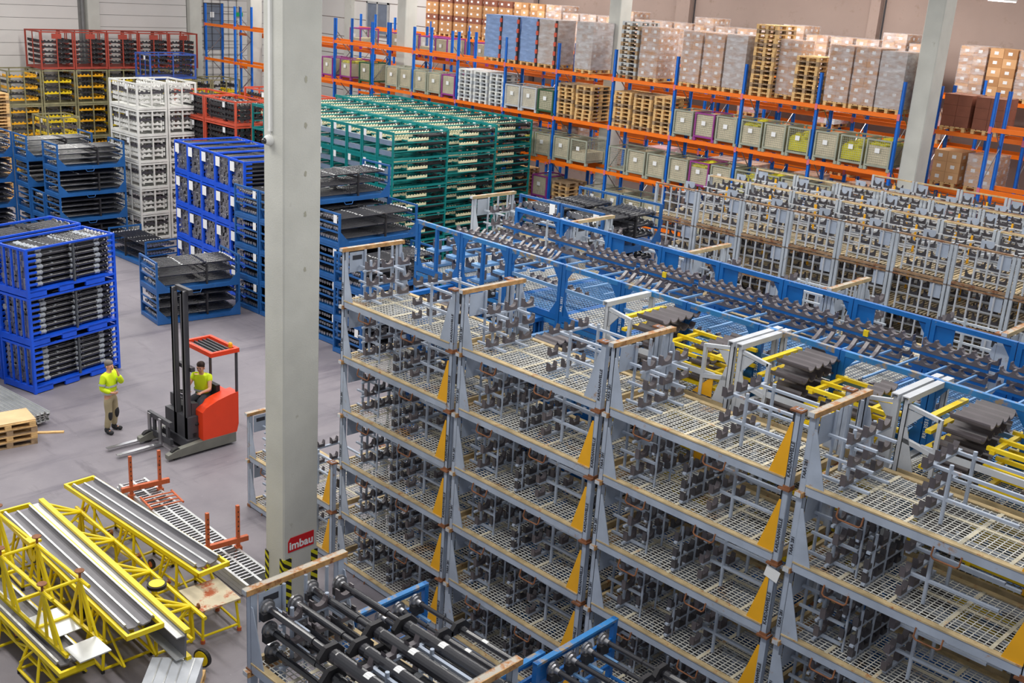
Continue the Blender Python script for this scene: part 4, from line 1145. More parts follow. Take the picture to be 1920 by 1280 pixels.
# purple boxes deep in the second row at left
PB = ((-3, 5.52), (-2, 5.52), (-1, 5.52), (0, 5.52), (1, 7.27), (1.4, 7.27), (2, 5.52), (0.3, 7.27), (-.8, 7.27), (2.3, 7.27))
for n, (i, z) in enumerate(PB):
    t = thing('mesh_box', f'purple mesh box set back in the second row, {"upper" if z > 6 else "lower"} level, {ORD[1+sum(1 for q in PB if q[1] == z and q[0] < i)]} from the left', 'mesh box', (px(i)+.9, 34.97, z), 0, 'mesh boxes on the racking')
    mesh_box(PURPLE, 'card' if n % 2 else 'half').stamp(t)
# ================================================================ foreground shafts
def big_shaft(label, x, y, z, L=2.85, r=.055, thick=.075, end=True):
    t = thing('driveshaft', label, 'driveshaft', (x, y, z), 0, 'long driveshafts in the foreground')
    j = L*.40
    part('flange', MB().lathe((0, 0, 0), (1, 0, 0), [(0, .1), (.03, .1), (.035, .08), (.06, .075), (.07, .045), (.13, .04)], 18).mesh('flange', STEEL), t)
    part('bearing_block', MB().box(.0, -.1, -.12, .08, .1, -.03).mesh('blk', BLACKM), t, (.01, 0, 0))
    part('slim_tube', MB().tube((.1, 0, 0), (j-.25, 0, 0), r*.8, 14).tube((j-.25, 0, 0), (j-.02, 0, 0), r*.62, 14).mesh('tube', BLACK, smooth=False), t)
    jt = part('joint', MB().lathe((j-.06, 0, 0), (1, 0, 0), [(0, r*.7), (.02, r*1.25), (.08, r*1.3), (.1, r*.9), (.16, r*1.4), (.22, r*1.3), (.26, r)], 14).mesh('joint', BLACK), t)
    part('carrier_bracket', MB().prism([(0, -.16, -.06), (0, .16, -.06), (0, .17, 0), (0, .08, .1), (0, -.08, .1), (0, -.17, 0)], (.06, 0, 0)).mesh('br', BLACKM), t, (j+.0, 0, 0))
    part('thick_tube', MB().tube((j+.18, 0, 0), (L-.14, 0, 0), thick, 16).mesh('tube', BLACK), t)
    part('label_sticker', MB().prism([(0, thick*1.01*math.cos(a), thick*1.01*math.sin(a)) for a in (.7, 1.1, 1.5, 1.9, 2.3)]+[(0, thick*.9*math.cos(a), thick*.9*math.sin(a)) for a in (2.3, 1.5, .7)], (.09, 0, 0)).mesh('st', PAPER), t, (L*.62, 0, 0))
    if end:
        e = part('end_flange', MB().lathe((L-.14, 0, 0), (1, 0, 0), [(0, thick), (.03, thick*1.25), (.12, thick*1.3), (.14, thick*1.22)], 18).mesh('end', BLACK), t)
        hl = cached('hole', lambda: MB().tube((0, 0, 0), (.006, 0, 0), .013, 8).mesh('hole', STEEL))
        for k in range(7): part('bolt', hl, e, (L+.001, thick*.82*math.cos(k*.8976), thick*.82*math.sin(k*.8976)))
    return t
names = ('nearest', 'second', 'third', 'fourth')
for k, (y, dx) in enumerate(((6.2, .1), (6.5, .22), (6.82, .08), (7.14, .2))):
    big_shaft(f'long black driveshaft on the foreground rack, {ORD[4-k]} from the blue rack, top layer', GX+dx+.02, y, 3.98)
for k, (y, dx) in enumerate(((6.2, .12), (6.52, .25), (6.84, .12), (7.12, .2))):
    big_shaft(f'long black driveshaft on the foreground rack, {ORD[4-k]} from the blue rack, middle layer', GX+dx+.05, y, 3.72, r=.05, thick=.062)
for k, (y, dx) in enumerate(((6.22, .14), (6.6, .25), (7.0, .14))):
    big_shaft(f'long black driveshaft on the foreground rack, {ORD[3-k]} from the blue rack, bottom layer', GX+dx+.05, y, 3.46, r=.05, thick=.062)
# blue racks beside it with thin shafts
def fg_blue(label, x, y, w, d, H, tiers):
    for k in range(tiers):
        tier = 'topmost' if k == tiers-1 else ORD[k+1]
        t = thing('blue_shaft_rack', f'{label}, {tier} tier', 'rack', (x, y, k*H+.005), 0, 'blue racks in the foreground')
        tm = cached(('fgb', w, d, H), lambda: fgb(w, d, H)); tm.stamp(t)
def fgb(w, d, H):
    t = Tm(); m = BLUEW
    for x in (0, w-.07):
        for y in (0, d-.07): t.box('post', x, y, 0, x+.07, y+.07, H, m)
        t.box('top_rail', x-.005, .0, H-.035, x+.075, d, H, RUST if False else BLUEE)
        t.box('top_web', x+.02, .07, H-.1, x+.05, d-.07, H-.035, m)
        t.box('mid_rail', x+.01, .07, H-.36, x+.05, d-.07, H-.29, BLUEW)
        t.box('name_plate', x+.02, .08, H-.5, x+.04, .38, H-.1, m)
        for z in (.25, .5): t.box('mid_rail', x+.01, .07, z, x+.05, d-.07, z+.05, m)
    for y in (0, d-.06): t.box('base_rail', .07, y, .02, w-.07, y+.06, .13, m)
    t.add('deck', grid(w-.14, d-.14, .06, .06, .014, .02, DECK), (.07, .07, .13))
    t.box('stencil_plate', -.004, .03, .2, 0, .06, .8, SAFETY)
    for y in (.3, .6, .9, 1.2):
        if y < d: t.add('shaft_rest', saddle(.18, .13, .07, .06, BLACKM), (.12, y, H-.34)); t.box('rest_arm', .05, y-.02, H-.36, .4, y+.02, H-.33, BLUEL)
    return t
fg_blue('blue rack of thin shafts beside the foreground shafts', -9.6, 7.62, 2.2, 1.46, 1.0, 3)
fg_blue('blue rack of thin shafts at the bottom edge of the picture', -7.35, 8.8, 2.4, 1.58, 1.0, 3)
for k in range(4):
    big_shaft(f'thin black driveshaft in the blue rack beside the foreground rack, {ORD[4-k]} from the mesh decks', -9.5, 7.9+k*.3, 2.86-.0*k, 2.1, .04, .045, False)
for k in range(4):
    big_shaft(f'thin black driveshaft in the rack at the bottom edge, {ORD[4-k]} from the mesh decks', -7.25, 9.05+k*.32, 2.86, 2.3, .045, .055, False)

# ================================================================ yellow trestles
def truss(q, p0, p1, w, h, n, r=.028):
    """triangular/box legs along x between p0.x and p1.x"""
def trestle(label, x0, x1, yc, w, top, gutter=True, frames=3, rz=0.):
    L = x1-x0
    t = thing('yellow_trestle', label, 'trestle', (x0, yc, 0), rz, 'yellow trestles on the floor')
    # head frame: two long rails and two rectangular ends
    for y in (-w/2, w/2-.05): part('long_rail', bxm(L, .05, .08, YELLOW), t, (0, y, top-.1))
    ef = MB().box(-.22, -w/2, -.1, -.17, w/2, -.02).box(-.22, -w/2, -.1, 0, -w/2+.05, -.02).box(-.22, w/2-.05, -.1, 0, w/2, -.02).mesh('e', YELLOW)
    part('end_frame', ef, t, (0, 0, top)); part('end_frame', ef, t, (L, 0, top), (0, 0, R(180)))
    if gutter:
        g = MB()
        prof = [(-w*.42, .07), (-w*.36, .09), (-w*.3, .02), (-w*.1, -.0), (-.01, .035), (.01, .035), (w*.1, 0), (w*.3, .02), (w*.36, .09), (w*.42, .07)]
        low = [(a, b-.025) for a, b in reversed(prof)]
        g.prism([(0, a, b) for a, b in prof+low], (L, 0, 0)); part('gutter', g.mesh('g', GUTTER), t, (0, 0, top-.06))
        for y in (-w*.36, 0, w*.36): part('edge_strip', bxm(L, .035, .02, ALU), t, (0, y-.017, top+(.025 if y else -.022)))
    # legs: splayed tube frames
    lg = MB()
    for s in (-1, 1):
        lg.tube((-.2, s*w/2*.9, top-.1), (-.32, s*(w/2+.1), .07), .026); lg.tube((.2, s*w/2*.9, top-.1), (.32, s*(w/2+.1), .07), .026)
        lg.tube((-.28, s*w/2*.95, top*.5), (.28, s*w/2*.95, top*.5), .02); lg.tube((0, s*w/2*.9, top-.1), (-.3, s*(w/2+.08), .2), .02)
        lg.tube((-.34, s*(w/2+.1), .07), (.34, s*(w/2+.1), .07), .026)
    lg.tube((-.32, -w/2-.1, .07), (-.32, w/2+.1, .07), .024); lg.tube((.32, -w/2-.1, .07), (.32, w/2+.1, .07), .024)
    lm_ = lg.mesh('legs', YELLOW)
    for k in range(frames):
        x = L*(k+.5)/frames; part('leg_frame', lm_, t, (x, 0, 0))
        for s in (-1, 1):
            for dx in (-.32, .32): part('foot', cached('tfoot', lambda: MB().tube((0, 0, 0), (0, 0, .06), .03, 8).mesh('f', RUBBER)), t, (x+dx, s*(w/2+.1), .0))
    dg = MB()
    for k in range(frames*2):
        xa, xb = L*k/(frames*2), L*(k+1)/(frames*2)
        for s in (-1, 1): dg.tube((xa, s*w*.42, top-.1 if k % 2 else .3), (xb, s*w*.42, .3 if k % 2 else top-.1), .02)
    for s in (-1, 1): dg.tube((0.05, s*w*.42, .3), (L-.05, s*w*.42, .3), .024)
    part('diagonal_bracing', dg.mesh('d', YELLOW), t, kind='stuff')
    wh = cached('wheel', lambda: MB().lathe((0, -.025, 0), (0, 1, 0), [(0, .06), (.0, .09), (.05, .09), (.05, .06)], 16).mesh('wheel', RUBBER))
    for k in range(2):
        o = part('wheel', wh, t, (L*(.3+.35*k), -w*.32, .42)); part('hub', cached('hub', lambda: MB().tube((0, -.03, 0), (0, .03, 0), .055, 12).mesh('hub', OXIDE)), o)
    return t
trestle('yellow trestle with grey trough nearest the roller sections', -19.1, -14.95, 8.79, .62, 1.0, rz=R(2.3))
trestle('yellow trestle with grey trough in the middle of the three', -18.75, -14.0, 7.34, .62, 1.0, rz=R(-2))
# middle one lying on its side: trough turned to face left, open truss beside it
t = thing('yellow_trestle', 'yellow truss lying on its side with upright trough, between two trestles', 'trestle', (-18.95, 7.82, 0), R(-2.4), 'yellow trestles on the floor')
L = 5.6
part('trough', MB().prism([(0, -.02, .52), (0, .0, .95), (0, .03, .95), (0, .01, .52)], (L, 0, 0)).mesh('tr', mat('trough_grey', '#6c6c72', .4)), t)
part('trough_lip', MB().box(0, -.14, .9, L, 0, .92).mesh('lip', ALU), t); part('trough_lip', MB().box(0, -.16, .52, L, 0, .54).mesh('lip', ALU), t)
part('top_rail', MB().box(0, .0, .93, L, .09, 1.0).mesh('r', YELLOW), t); part('bottom_rail', MB().box(0, .02, .44, L, .1, .51).mesh('r', YELLOW), t)
tr = MB(); ys = .62
for k in range(4):
    x = L*(k+.1)/4+.3
    tr.tube((x, .05, .95), (x, ys, .72), .03); tr.tube((x-.3, .05, .95), (x, ys, .72), .028); tr.tube((x+.3, .05, .95), (x, ys, .72), .028); tr.tube((x, ys, .72), (x, .08, .32), .028); tr.tube((x, ys, .72), (x+.05, ys, .12), .026)
part('truss_web', tr.mesh('t', YELLOW), t, kind='stuff')
part('outer_rail', MB().tube((.2, ys, .72), (L-.5, ys, .72), .035, 8).mesh('o', YELLOW), t); part('outer_rail', MB().tube((.2, ys*.62, .42), (L-.5, ys*.62, .42), .03, 8).mesh('o', YELLOW), t)
for x in (.35, 2.6, 4.6): part('leg', MB().tube((0, ys, .72), (0, ys, .02), .03).tube((0, 0, .3), (0, 0, .02), .03).tube((0, 0, .05), (0, ys, .05), .025).mesh('leg', YELLOW), t, (x, 0, 0))
wh2 = MB().lathe((0, 0, -.03), (0, 0, 1), [(0, .16), (.06, .16)], 20).mesh('w', RUBBER); wd2 = MB().lathe((0, 0, -.04), (0, 0, 1), [(0, .13), (.08, .13), (.085, .05)], 20).mesh('d', YELLOW)
o = part('caster_wheel', wh2, t, (3.85, .42, .82)); part('rim', wd2, o)
o = part('caster_wheel', wh2, t, (5.35, .42, .2), (R(90), 0, R(20))); part('rim', wd2, o)
for x in (.4, 1.5, 2.6, 3.7, 4.7): part('foot_pad', cached('fpad', lambda: MB().lathe((0, 0, 0), (0, 1, 0), [(0, .02), (.06, .02), (.07, .05), (.09, .05)], 12).mesh('pad', RUSTD)), t, (x, ys+.02, .72))
# front left: low trestle with an upturned truss lying on it
t = trestle('low yellow trestle at the bottom left carrying an upturned truss', -18.6, -14.3, 6.2, .55, .62, True, 3)
u = thing('upturned_truss', 'upturned yellow truss with rusty foot discs pointing up, bottom left', 'trestle', (-18.3, 6.36, .66), R(1), 'yellow trestles on the floor')
L = 4.0; q = MB()
for s in (-.28, .28):
    part('base_rail', bxm(L, .05, .06, YELLOW), u, (0, s-.025, 0)); part('top_rail', MB().tube((.3, s*1.05, .85), (L-.35, s*1.05, .85), .03).mesh('tr', YELLOW), u)
    for k in range(3):
        x = .45+k*1.45
        for dx in (-.35, 0, .3): q.tube((x+dx, s, .05), (x, s*1.05, .85), .028)
        q.tube((x, s*1.05, .85), (x+.5, s, .05), .024)
for k in range(3):
    x = .45+k*1.45; q.tube((x, -.3, .85), (x, .3, .85), .028)
    for s in (-.3, .3): part('foot_disc', cached('fdisc', lambda: MB().lathe((0, 0, 0), (0, 0, 1), [(0, .02), (.1, .02), (.11, .03), (.13, .075), (.145, .075)], 14).mesh('disc', RUSTD)), u, (x, s, .86))
part('truss_web', q.mesh('w', YELLOW), u, kind='stuff')
for k in range(5): part('cross_rail', bxm(.05, .56, .05, YELLOW), u, (.1+k*.95, -.28, .0))
part('sheet', bxm(.5, .5, .02, ALU), u, (3.85, -.25, .07)); part('sheet', bxm(.8, .5, .015, ALU), u, (2.6, -.25, -.0))
for s in (-.3, .3):
    o = part('caster_wheel', wh2, u, (1.75, s, .62), (R(90), 0, 0)); part('rim', wd2, o); part('fork', MB().box(-.05, -.06, 0, .05, -.045, .25).box(-.05, .045, 0, .05, .06, .25).box(-.1, -.1, .23, .1, .1, .27).mesh('fk', YELLOW), u, (1.75, s, .62))
# roller sections with orange stands
t = thing('conveyor_section', 'bundle of long aluminium roller sections beside the yellow trestles', 'conveyor', (-20.1, 10.2, 0), R(-2.6))
for k in range(3):
    for j in range(3):
        part('side_profile', bxm(5.1, .05, .09, ALU), t, (.1*k, -.3+.27*j, .03+.1*k))
rl = MB().tube((0, 0, 0), (0, .22, 0), .02, 7).mesh('roller', STEEL)
for k in range(48):
    for j in range(2): part('roller', rl, t, (.25+.102*k, -.25+.27*j, .3))
def stand(label, x, y, rz):
    s = thing('orange_stand', label, 'stand', (x, y, .0), rz, 'orange stands on the roller sections')
    for yy in (-.3, .3):
        part('upright', bxm(.06, .06, .85, OXIDE), s, (-.03, yy-.03, .34))
        for z in (.65, .75, .85, .95, 1.05): part('hole', bxm(.064, .02, .03, BLACKM), s, (-.032, yy-.01, z))
    part('cross_arm', bxm(.08, 1.0, .1, OXIDE), s, (-.04, -.5, .42))
    part('foot', bxm(.12, .12, .34, OXIDE), s, (-.06, -.36, 0)); part('foot', bxm(.12, .12, .34, OXIDE), s, (-.06, .24, 0))
    return s
stand('rust orange stand across the far end of the roller sections', -19.25, 10.15, R(-8))
stand('rust orange stand across the near end of the roller sections', -16.15, 10.02, R(-8))
lad = thing('orange_ladder_frame', 'small orange ladder frame lying on the roller sections', 'frame', (-19.0, 10.0, .36), R(-8))
for y in (-.1, .55): part('rail', MB().tube((0, 0, 0), (.62, 0, 0), .022).mesh('r', OXIDE), lad, (0, y, 0))
for k in range(4): part('rung', MB().tube((0, -.1, 0), (0, .55, 0), .016).mesh('r', OXIDE), lad, (.08+k*.16, 0, .0))
# trolley with plywood top
t = thing('work_trolley', 'yellow tube trolley with stained plywood top near the column foot', 'trolley', (-14.55, 8.75, 0), R(-4))
part('top', bxm(.82, .72, .03, mat('stained_ply', '#cfc3a8', .8, var=.15, wear='#b5603c', wear_at=.56, wear_scale=3)), t, (-.41, -.36, .6))
for x, y in ((-.34, -.3), (.34, -.3), (-.34, .3), (.34, .3)):
    part('leg', MB().tube((x, y, .59), (x*1.12, y*1.12, .06), .024).mesh('l', YELLOW), t); part('foot', MB().tube((x*1.12, y*1.12, 0), (x*1.12, y*1.12, .06), .04, 10).mesh('f', OXIDE), t)
for y in (-.34, .34): part('stretcher', MB().tube((-.37, y, .12), (.37, y, .12), .022).mesh('s', YELLOW), t); part('apron', bxm(.8, .04, .06, YELLOW), t, (-.4, y-.02, .53))
for x in (-.37, .37): part('stretcher', MB().tube((x, -.34, .12), (x, .34, .12), .022).mesh('s', YELLOW), t)
# white crate at the bottom edge
t = thing('metal_crate', 'pale metal crate on a pallet at the bottom edge', 'crate', (-13.05, 6.62, 0), R(48))
part('body', MB().box(0, 0, .15, .75, .95, .42).mesh('b', PALE), t); part('lid', bxm(.79, .99, .03, PALE), t, (-.02, -.02, .42)); part('pallet', pallet_mesh(WOOD), t, (-.03, -.1, 0))
for k in range(4): part('lid_rib', bxm(.02, .95, .012, ALU), t, (.12+k*.17, 0, .45))
# wooden pallets, plank and steel sections at the left edge
pallet_stack(-24.55, 8.75, 0, 4, 'low pile at the left edge of the floor', [WOOD, WOODG], rz=R(-8))
solo('plywood_sheet', MB().box(0, 0, 0, .78, 1.15, .012).mesh('ply', PLY), 'brown board lying on the pallet pile at the left edge', 'board', (-24.55, 8.8, .585), (0, 0, R(-8)))
solo('wooden_plank', MB().box(0, 0, 0, .09, .62, .03).mesh('plank', WOOD), 'loose wooden plank on the floor left of the worker', 'plank', (-24.2, 10.05, 0.001), (0, 0, R(-32)))
def profile_bundle(label, x, y, z, n, layers, L, rz):
    t = thing('steel_profile_bundle', label, 'steel profiles', (x, y, z), rz, 'bundles of steel profiles')
    c = cached(('prof', L), lambda: MB().box(0, 0, 0, L, .1, .012).box(0, 0, 0, L, .012, .06).box(0, .088, 0, L, .1, .06).mesh('profile', ALU))
    for k in range(layers):
        for j in range(n): part('profile', c, t, (random.uniform(-.05, .05), j*.115, .1+k*.065))
    for xx in (.4, L-.5): part('bearer', bxm(.1, n*.115, .1, WOOD), t, (xx, 0, 0))
profile_bundle('bright bundle of steel profiles on the floor at the left edge', -28.0, 9.3, 0, 8, 4, 3.6, R(5))
profile_bundle('raised bundle of steel profiles left of the bright blue stack', -30.9, 9.2, 1.1, 8, 8, 3.2, R(8))
t = thing('profile_rack', 'blue low rack under the raised steel profiles at left edge', 'rack', (-30.9, 9.2, 0), R(8))
for x in (.1, 2.9):
    for y in (.05, .85): part('post', bxm(.08, .08, 1.08, BLUEB), t, (x, y, 0))
    part('cross_rail', bxm(.08, .72, .08, BLUEB), t, (x, .13, 1.0))
for y in (.05, .85): part('long_rail', bxm(2.8, .06, .08, BLUEB), t, (.15, y, .5))
part('hazard_plate', bxm(.02, .3, .7, HAZ), t, (3.0, .1, .05))
for n, (x, y, k) in enumerate(((-50.5, 19.35, 33), (-51.45, 19.5, 32), (-50.4, 18.0, 30))):
    for kk in range(k):
        pos = 'top' if kk == k-1 else ('bottom' if kk == 0 else ordn(kk+1)+' lowest')
        solo('pallet', pallet_mesh(WM[(kk*3+n) % 4]), f'wooden pallet, {pos} in the {("right", "rear", "left")[n]} pallet tower at the left picture edge', 'pallet', (x+random.uniform(-.02, .02), y, kk*.1445), (0, 0, random.uniform(-.02, .02)), 'pallet towers at the left edge')
# ================================================================ reach truck
tk = thing('reach_truck', 'red and black reach truck with tall mast driving across the floor', 'forklift', (-21.55, 12.42, 0), R(0))
lgm = MB().prism([(0, -.85, .06), (0, .92, .06), (0, .92, .3), (0, .1, .3), (0, -.6, .24), (0, -.85, .16)], (.15, 0, 0)).mesh('leg', mat('leg_grey', '#77776f', .5))
for x in (.56, -.71): part('straddle_leg', lgm, tk, (x, 0, 0))
whm = MB().lathe((0, 0, 0), (1, 0, 0), [(0, .1), (0, .14), (.1, .14), (.1, .1)], 18).mesh('wheel', RUBBER)
for x in (.58, -.69): part('load_wheel', whm, tk, (x, -.62, .14))
part('drive_wheel', MB().lathe((0, 0, 0), (1, 0, 0), [(0, .1), (0, .17), (.14, .17), (.14, .1)], 18).mesh('wheel', RUBBER), tk, (.05, .7, .17))
part('chassis', MB().box(-.55, -.28, .12, .55, .95, .32).mesh('ch', ASPH), tk)
part('battery_block', MB().box(-.5, -.22, .32, .5, .05, .85).mesh('bt', ASPH), tk)
part('body', MB().prism([(.0, .05, .3), (.0, .95, .3), (.0, 1.0, .5), (.0, 1.0, 1.3), (.0, .8, 1.28), (.0, .45, 1.2), (.0, .15, 1.08), (.0, .05, .98)], (.36, 0, 0)).mesh('body', ORANGER), tk, (.34, 0, 0))
part('rear_panel', MB().box(-.62, .72, .3, .34, 1.0, 1.2).mesh('rp', ORANGER), tk)
part('seat', MB().box(-.3, .2, .6, .3, .72, .99).box(-.3, .66, .99, .3, .76, 1.4).mesh('seat', BLACKM), tk)
part('floor_plate', MB().box(-.62, .05, .3, .34, .72, .36).mesh('fp', ASPH), tk)
con = part('console', MB().prism([(-.55, -.05, .85), (-.55, .2, .85), (-.55, .12, 1.12), (-.55, -.05, 1.15)], (.95, 0, 0)).mesh('con', ASPH), tk)
part('steering_wheel', MB().lathe((-.3, .16, 1.16), (0, .3, 1), [(0, .13), (.03, .14), (.04, .12), (.0, .1)], 16).mesh('sw', BLACKM), con)
part('paper', bxm(.16, .01, .14, PAPER), con, (-.05, -.06, .98))
for x in (-.1, .36): part('mast_rail', MB().box(0, 0, .1, .06, .14, 3.85).box(0, 0, .1, .12, .03, 3.85).mesh('rail', ASPH), tk, (x, -.22, 0))
for x in (-.02, .28): part('inner_rail', bxm(.05, .08, 3.6, mat('inner_steel', '#5c5c60', .4)), tk, (x, -.2, .15))
for z in (.35, 1.95, 3.78): part('mast_cross', bxm(.6, .1, .1, ASPH), tk, (-.1, -.1, z))
part('lift_cylinder', MB().tube((.2, -.1, .3), (.2, -.1, 3.4), .045, 12).tube((.2, -.1, 3.4), (.2, -.1, 3.75), .025, 10).mesh('cyl', STEEL), tk)
part('hose_bundle', MB().path([(.1, -.1, .5), (.1, -.06, 2), (.1, -.1, 3.6)], .02).mesh('h', RUBBER), tk)
part('fork_carriage', MB().box(-.78, -.52, .16, .22, -.44, .3).box(-.78, -.52, .6, .22, -.44, .72).box(-.6, -.5, .2, -.5, -.45, .7).box(0, -.5, .2, .1, -.45, .7).mesh('fc', ASPH), tk)
fk = MB().prism([(0, -.52, .7), (0, -.56, .7), (0, -.56, .1), (0, -1.62, .09), (0, -1.62, .075), (0, -.52, .06)], (.11, 0, 0)).mesh('fork', STEEL)
for x in (-.72, -.24): part('fork', fk, tk, (x, 0, 0))
rf = MB()
rf.prism([(-.6, .2, 2.3), (-.5, .1, 2.3), (.6, .1, 2.3), (.72, .25, 2.3), (.72, .95, 2.3), (.6, 1.05, 2.3), (-.5, 1.05, 2.3), (-.6, .95, 2.3)], (0, 0, .03))
part('overhead_guard_rim', MB().box(-.5, .28, 2.28, .72, .36, 2.38).box(-.5, .95, 2.28, .72, 1.03, 2.38).box(-.5, .36, 2.28, -.42, .95, 2.38).box(.64, .36, 2.28, .72, .95, 2.38).mesh('rim', ORANGER), tk)
for k in range(5): part('guard_bar', bxm(1.06, .035, .05, ASPH), tk, (-.42, .42+.11*k, 2.29))
for x, y in ((.66, .98), (-.46, .98), (-.44, .32)): part('pillar', MB().tube((x, y, 1.2 if y > .5 else .85), (x, y, 2.3), .035).mesh('p', ASPH), tk)
part('warning_lamp', MB().lathe((.55, .9, 2.38), (0, 0, 1), [(0, .05), (.08, .05), (.11, .03)], 12).mesh('wl', ORANGEY), tk)

# ================================================================ people
def skin_obj(name, J, E, root, m, parent, sub=2):
    keys = list(J); idx = {k: i for i, k in enumerate(keys)}
    me = bpy.data.meshes.new(name); me.from_pydata([J[k][0] for k in keys], [(idx[a], idx[b]) for a, b in E], [])
    me.materials.append(m); o = bpy.data.objects.new(name, me); link(o, parent)
    md = o.modifiers.new('Skin', 'SKIN'); md.use_smooth_shade = True
    for k in keys:
        r = J[k][1]; r = r if isinstance(r, tuple) else (r, r)
        sv = me.skin_vertices[0].data[idx[k]]; sv.radius = r; sv.use_root = (k == root)
    s = o.modifiers.new('Subdivision', 'SUBSURF'); s.levels = sub; s.render_levels = sub
    return o
def lerp(a, b, t): return tuple(a[i]+(b[i]-a[i])*t for i in range(3))
def hand(J, E, wrist, dirv, side, pre):
    """palm and five separate fingers growing from the wrist along dirv; side = direction of the thumb"""
    w_ = Vector(wrist); d = Vector(dirv).normalized(); s = Vector(side).normalized(); n = d.cross(s)
    pc = w_+d*.05; J[pre+'palm'] = (tuple(pc), (.036, .017)); E.append((pre+'w', pre+'palm'))
    for f, (off, L) in enumerate(((.028, .075), (.01, .085), (-.01, .08), (-.028, .062))):
        a = pc+d*.04+s*off; b = a+d*L*.5-n*.012; c = a+d*L*.85-n*.04
        J[f'{pre}f{f}a'] = (tuple(a), .0095); J[f'{pre}f{f}b'] = (tuple(b), .0088); J[f'{pre}f{f}c'] = (tuple(c), .007)
        E += [(pre+'palm', f'{pre}f{f}a'), (f'{pre}f{f}a', f'{pre}f{f}b'), (f'{pre}f{f}b', f'{pre}f{f}c')]
    a = pc+s*.04-d*.01; b = a+s*.025+d*.03
    J[pre+'ta'] = (tuple(a), .011); J[pre+'tb'] = (tuple(b), .009); E += [(pre+'palm', pre+'ta'), (pre+'ta', pre+'tb')]
def person(label, cat_loc, rz, sh, pose, hair, trousers, vest, hairstyle='short'):
    """pose: dict of joints in metres, facing -y, right hand at -x"""
    t = thing('person', label, 'person', cat_loc, rz)
    P = pose
    J = {'pelvis': (P['pelvis'], (.14, .1)), 'waist': (P['waist'], (.13, .095)), 'chest': (P['chest'], (.15, .105)), 'neckb': (P['neckb'], .062), 'neck': (P['neck'], .055),
         'jaw': (P['jaw'], (.07, .085)), 'skull': (P['skull'], (.078, .098)), 'crown': (P['crown'], (.062, .075)), 'nose': (P['nose'], .016)}
    E = [('pelvis', 'waist'), ('waist', 'chest'), ('chest', 'neckb'), ('neckb', 'neck'), ('neck', 'jaw'), ('jaw', 'skull'), ('skull', 'crown'), ('jaw', 'nose')]
    for s in 'LR':
        J[s+'sh'] = (P[s+'sh'], .06); J[s+'el'] = (P[s+'el'], .043); J[s+'w'] = (P[s+'w'], .029)
        E += [('chest', s+'sh'), (s+'sh', s+'el'), (s+'el', s+'w')]
        J[s+'hip'] = (P[s+'hip'], .088); J[s+'kn'] = (P[s+'kn'], .058); J[s+'an'] = (P[s+'an'], .04); J[s+'toe'] = (P[s+'toe'], .035)
        E += [('pelvis', s+'hip'), (s+'hip', s+'kn'), (s+'kn', s+'an'), (s+'an', s+'toe')]
        hand(J, E, P[s+'w'], P[s+'hd'], P[s+'th'], s)
    # ears
    sk = Vector(P['skull']); fwd = (Vector(P['nose'])-Vector(P['jaw'])); fwd.z = 0; fwd.normalize(); rt = Vector((fwd.y, -fwd.x, 0))
    body = skin_obj('body', J, E, 'pelvis', SKIN, t)
    for s in (-1, 1):
        part('ear', MB().ball(tuple(sk+rt*s*.085-Vector((0, 0, .03))-fwd*.01), .026, 8, 6, (.6, .8, 1.2)).mesh('ear', SKIN, smooth=True), body)
        part('eye', MB().ball(tuple(sk+rt*s*.032+fwd*.088-Vector((0, 0, .018))), .012, 8, 6).mesh('eye', BLACKM, smooth=True), body)
    part('mouth', MB().ball(tuple(Vector(P['jaw'])+fwd*.083-Vector((0, 0, .025))), .022, 8, 4, (1, .5, .3)).mesh('mouth', mat('lips', '#b46a5c', .6), smooth=True), body)
    hq = MB(); hq.ball(tuple(sk+Vector((0, 0, .055))-fwd*.018), .1, 16, 10, (.93, 1.08, .78)); hq.ball(tuple(sk-fwd*.05+Vector((0, 0, .0))), .082, 12, 8, (1, .8, 1.05))
    part('hair', hq.mesh('hair', hair, smooth=True), t)
    # trousers
    JT = {'pelvis': (P['pelvis'], (.175, .13)), 'waist': (lerp(P['pelvis'], P['waist'], .5), (.165, .125))}; ET = [('pelvis', 'waist')]
    for s in 'LR':
        kn, an = P[s+'kn'], P[s+'an']
        JT[s+'hip'] = (P[s+'hip'], .112); JT[s+'mid'] = (lerp(P[s+'hip'], kn, .5), .1); JT[s+'kn'] = (kn, .083); JT[s+'cf'] = (lerp(kn, an, .5), .08); JT[s+'an'] = (lerp(kn, an, .92), .076)
        ET += [('pelvis', s+'hip'), (s+'hip', s+'mid'), (s+'mid', s+'kn'), (s+'kn', s+'cf'), (s+'cf', s+'an')]
        sd = Vector(P[s+'toe'])-Vector(P[s+'an']); sd.z = 0
        an_ = Vector(P[s+'an']); q = MB()
        q.ball(tuple(an_+Vector((0, 0, -.0))), .066, 10, 6, (1, 1, 1.25)); q.ball(tuple(an_+sd*.35+Vector((0, 0, -.035))), .062, 12, 6, (1, 1, .85)); q.ball(tuple(an_+sd*.85+Vector((0, 0, -.04))), .06, 12, 6, (1, 1.1, .78))
        part('shoe', q.mesh('shoe', CLOTHBLACK, smooth=True), t)
    skin_obj('trousers', JT, ET, 'pelvis', trousers, t)
    # jacket or shirt
    JJ = {'pelvis': (lerp(P['pelvis'], P['waist'], .1), (.2, .15)), 'waist': (P['waist'], (.195, .145)), 'chest': (P['chest'], (.21, .15)), 'nb': (lerp(P['chest'], P['neckb'], .8), .095), 'nk': (lerp(P['neckb'], P['neck'], .3), .08)}
    EJ = [('pelvis', 'waist'), ('waist', 'chest'), ('chest', 'nb'), ('nb', 'nk')]
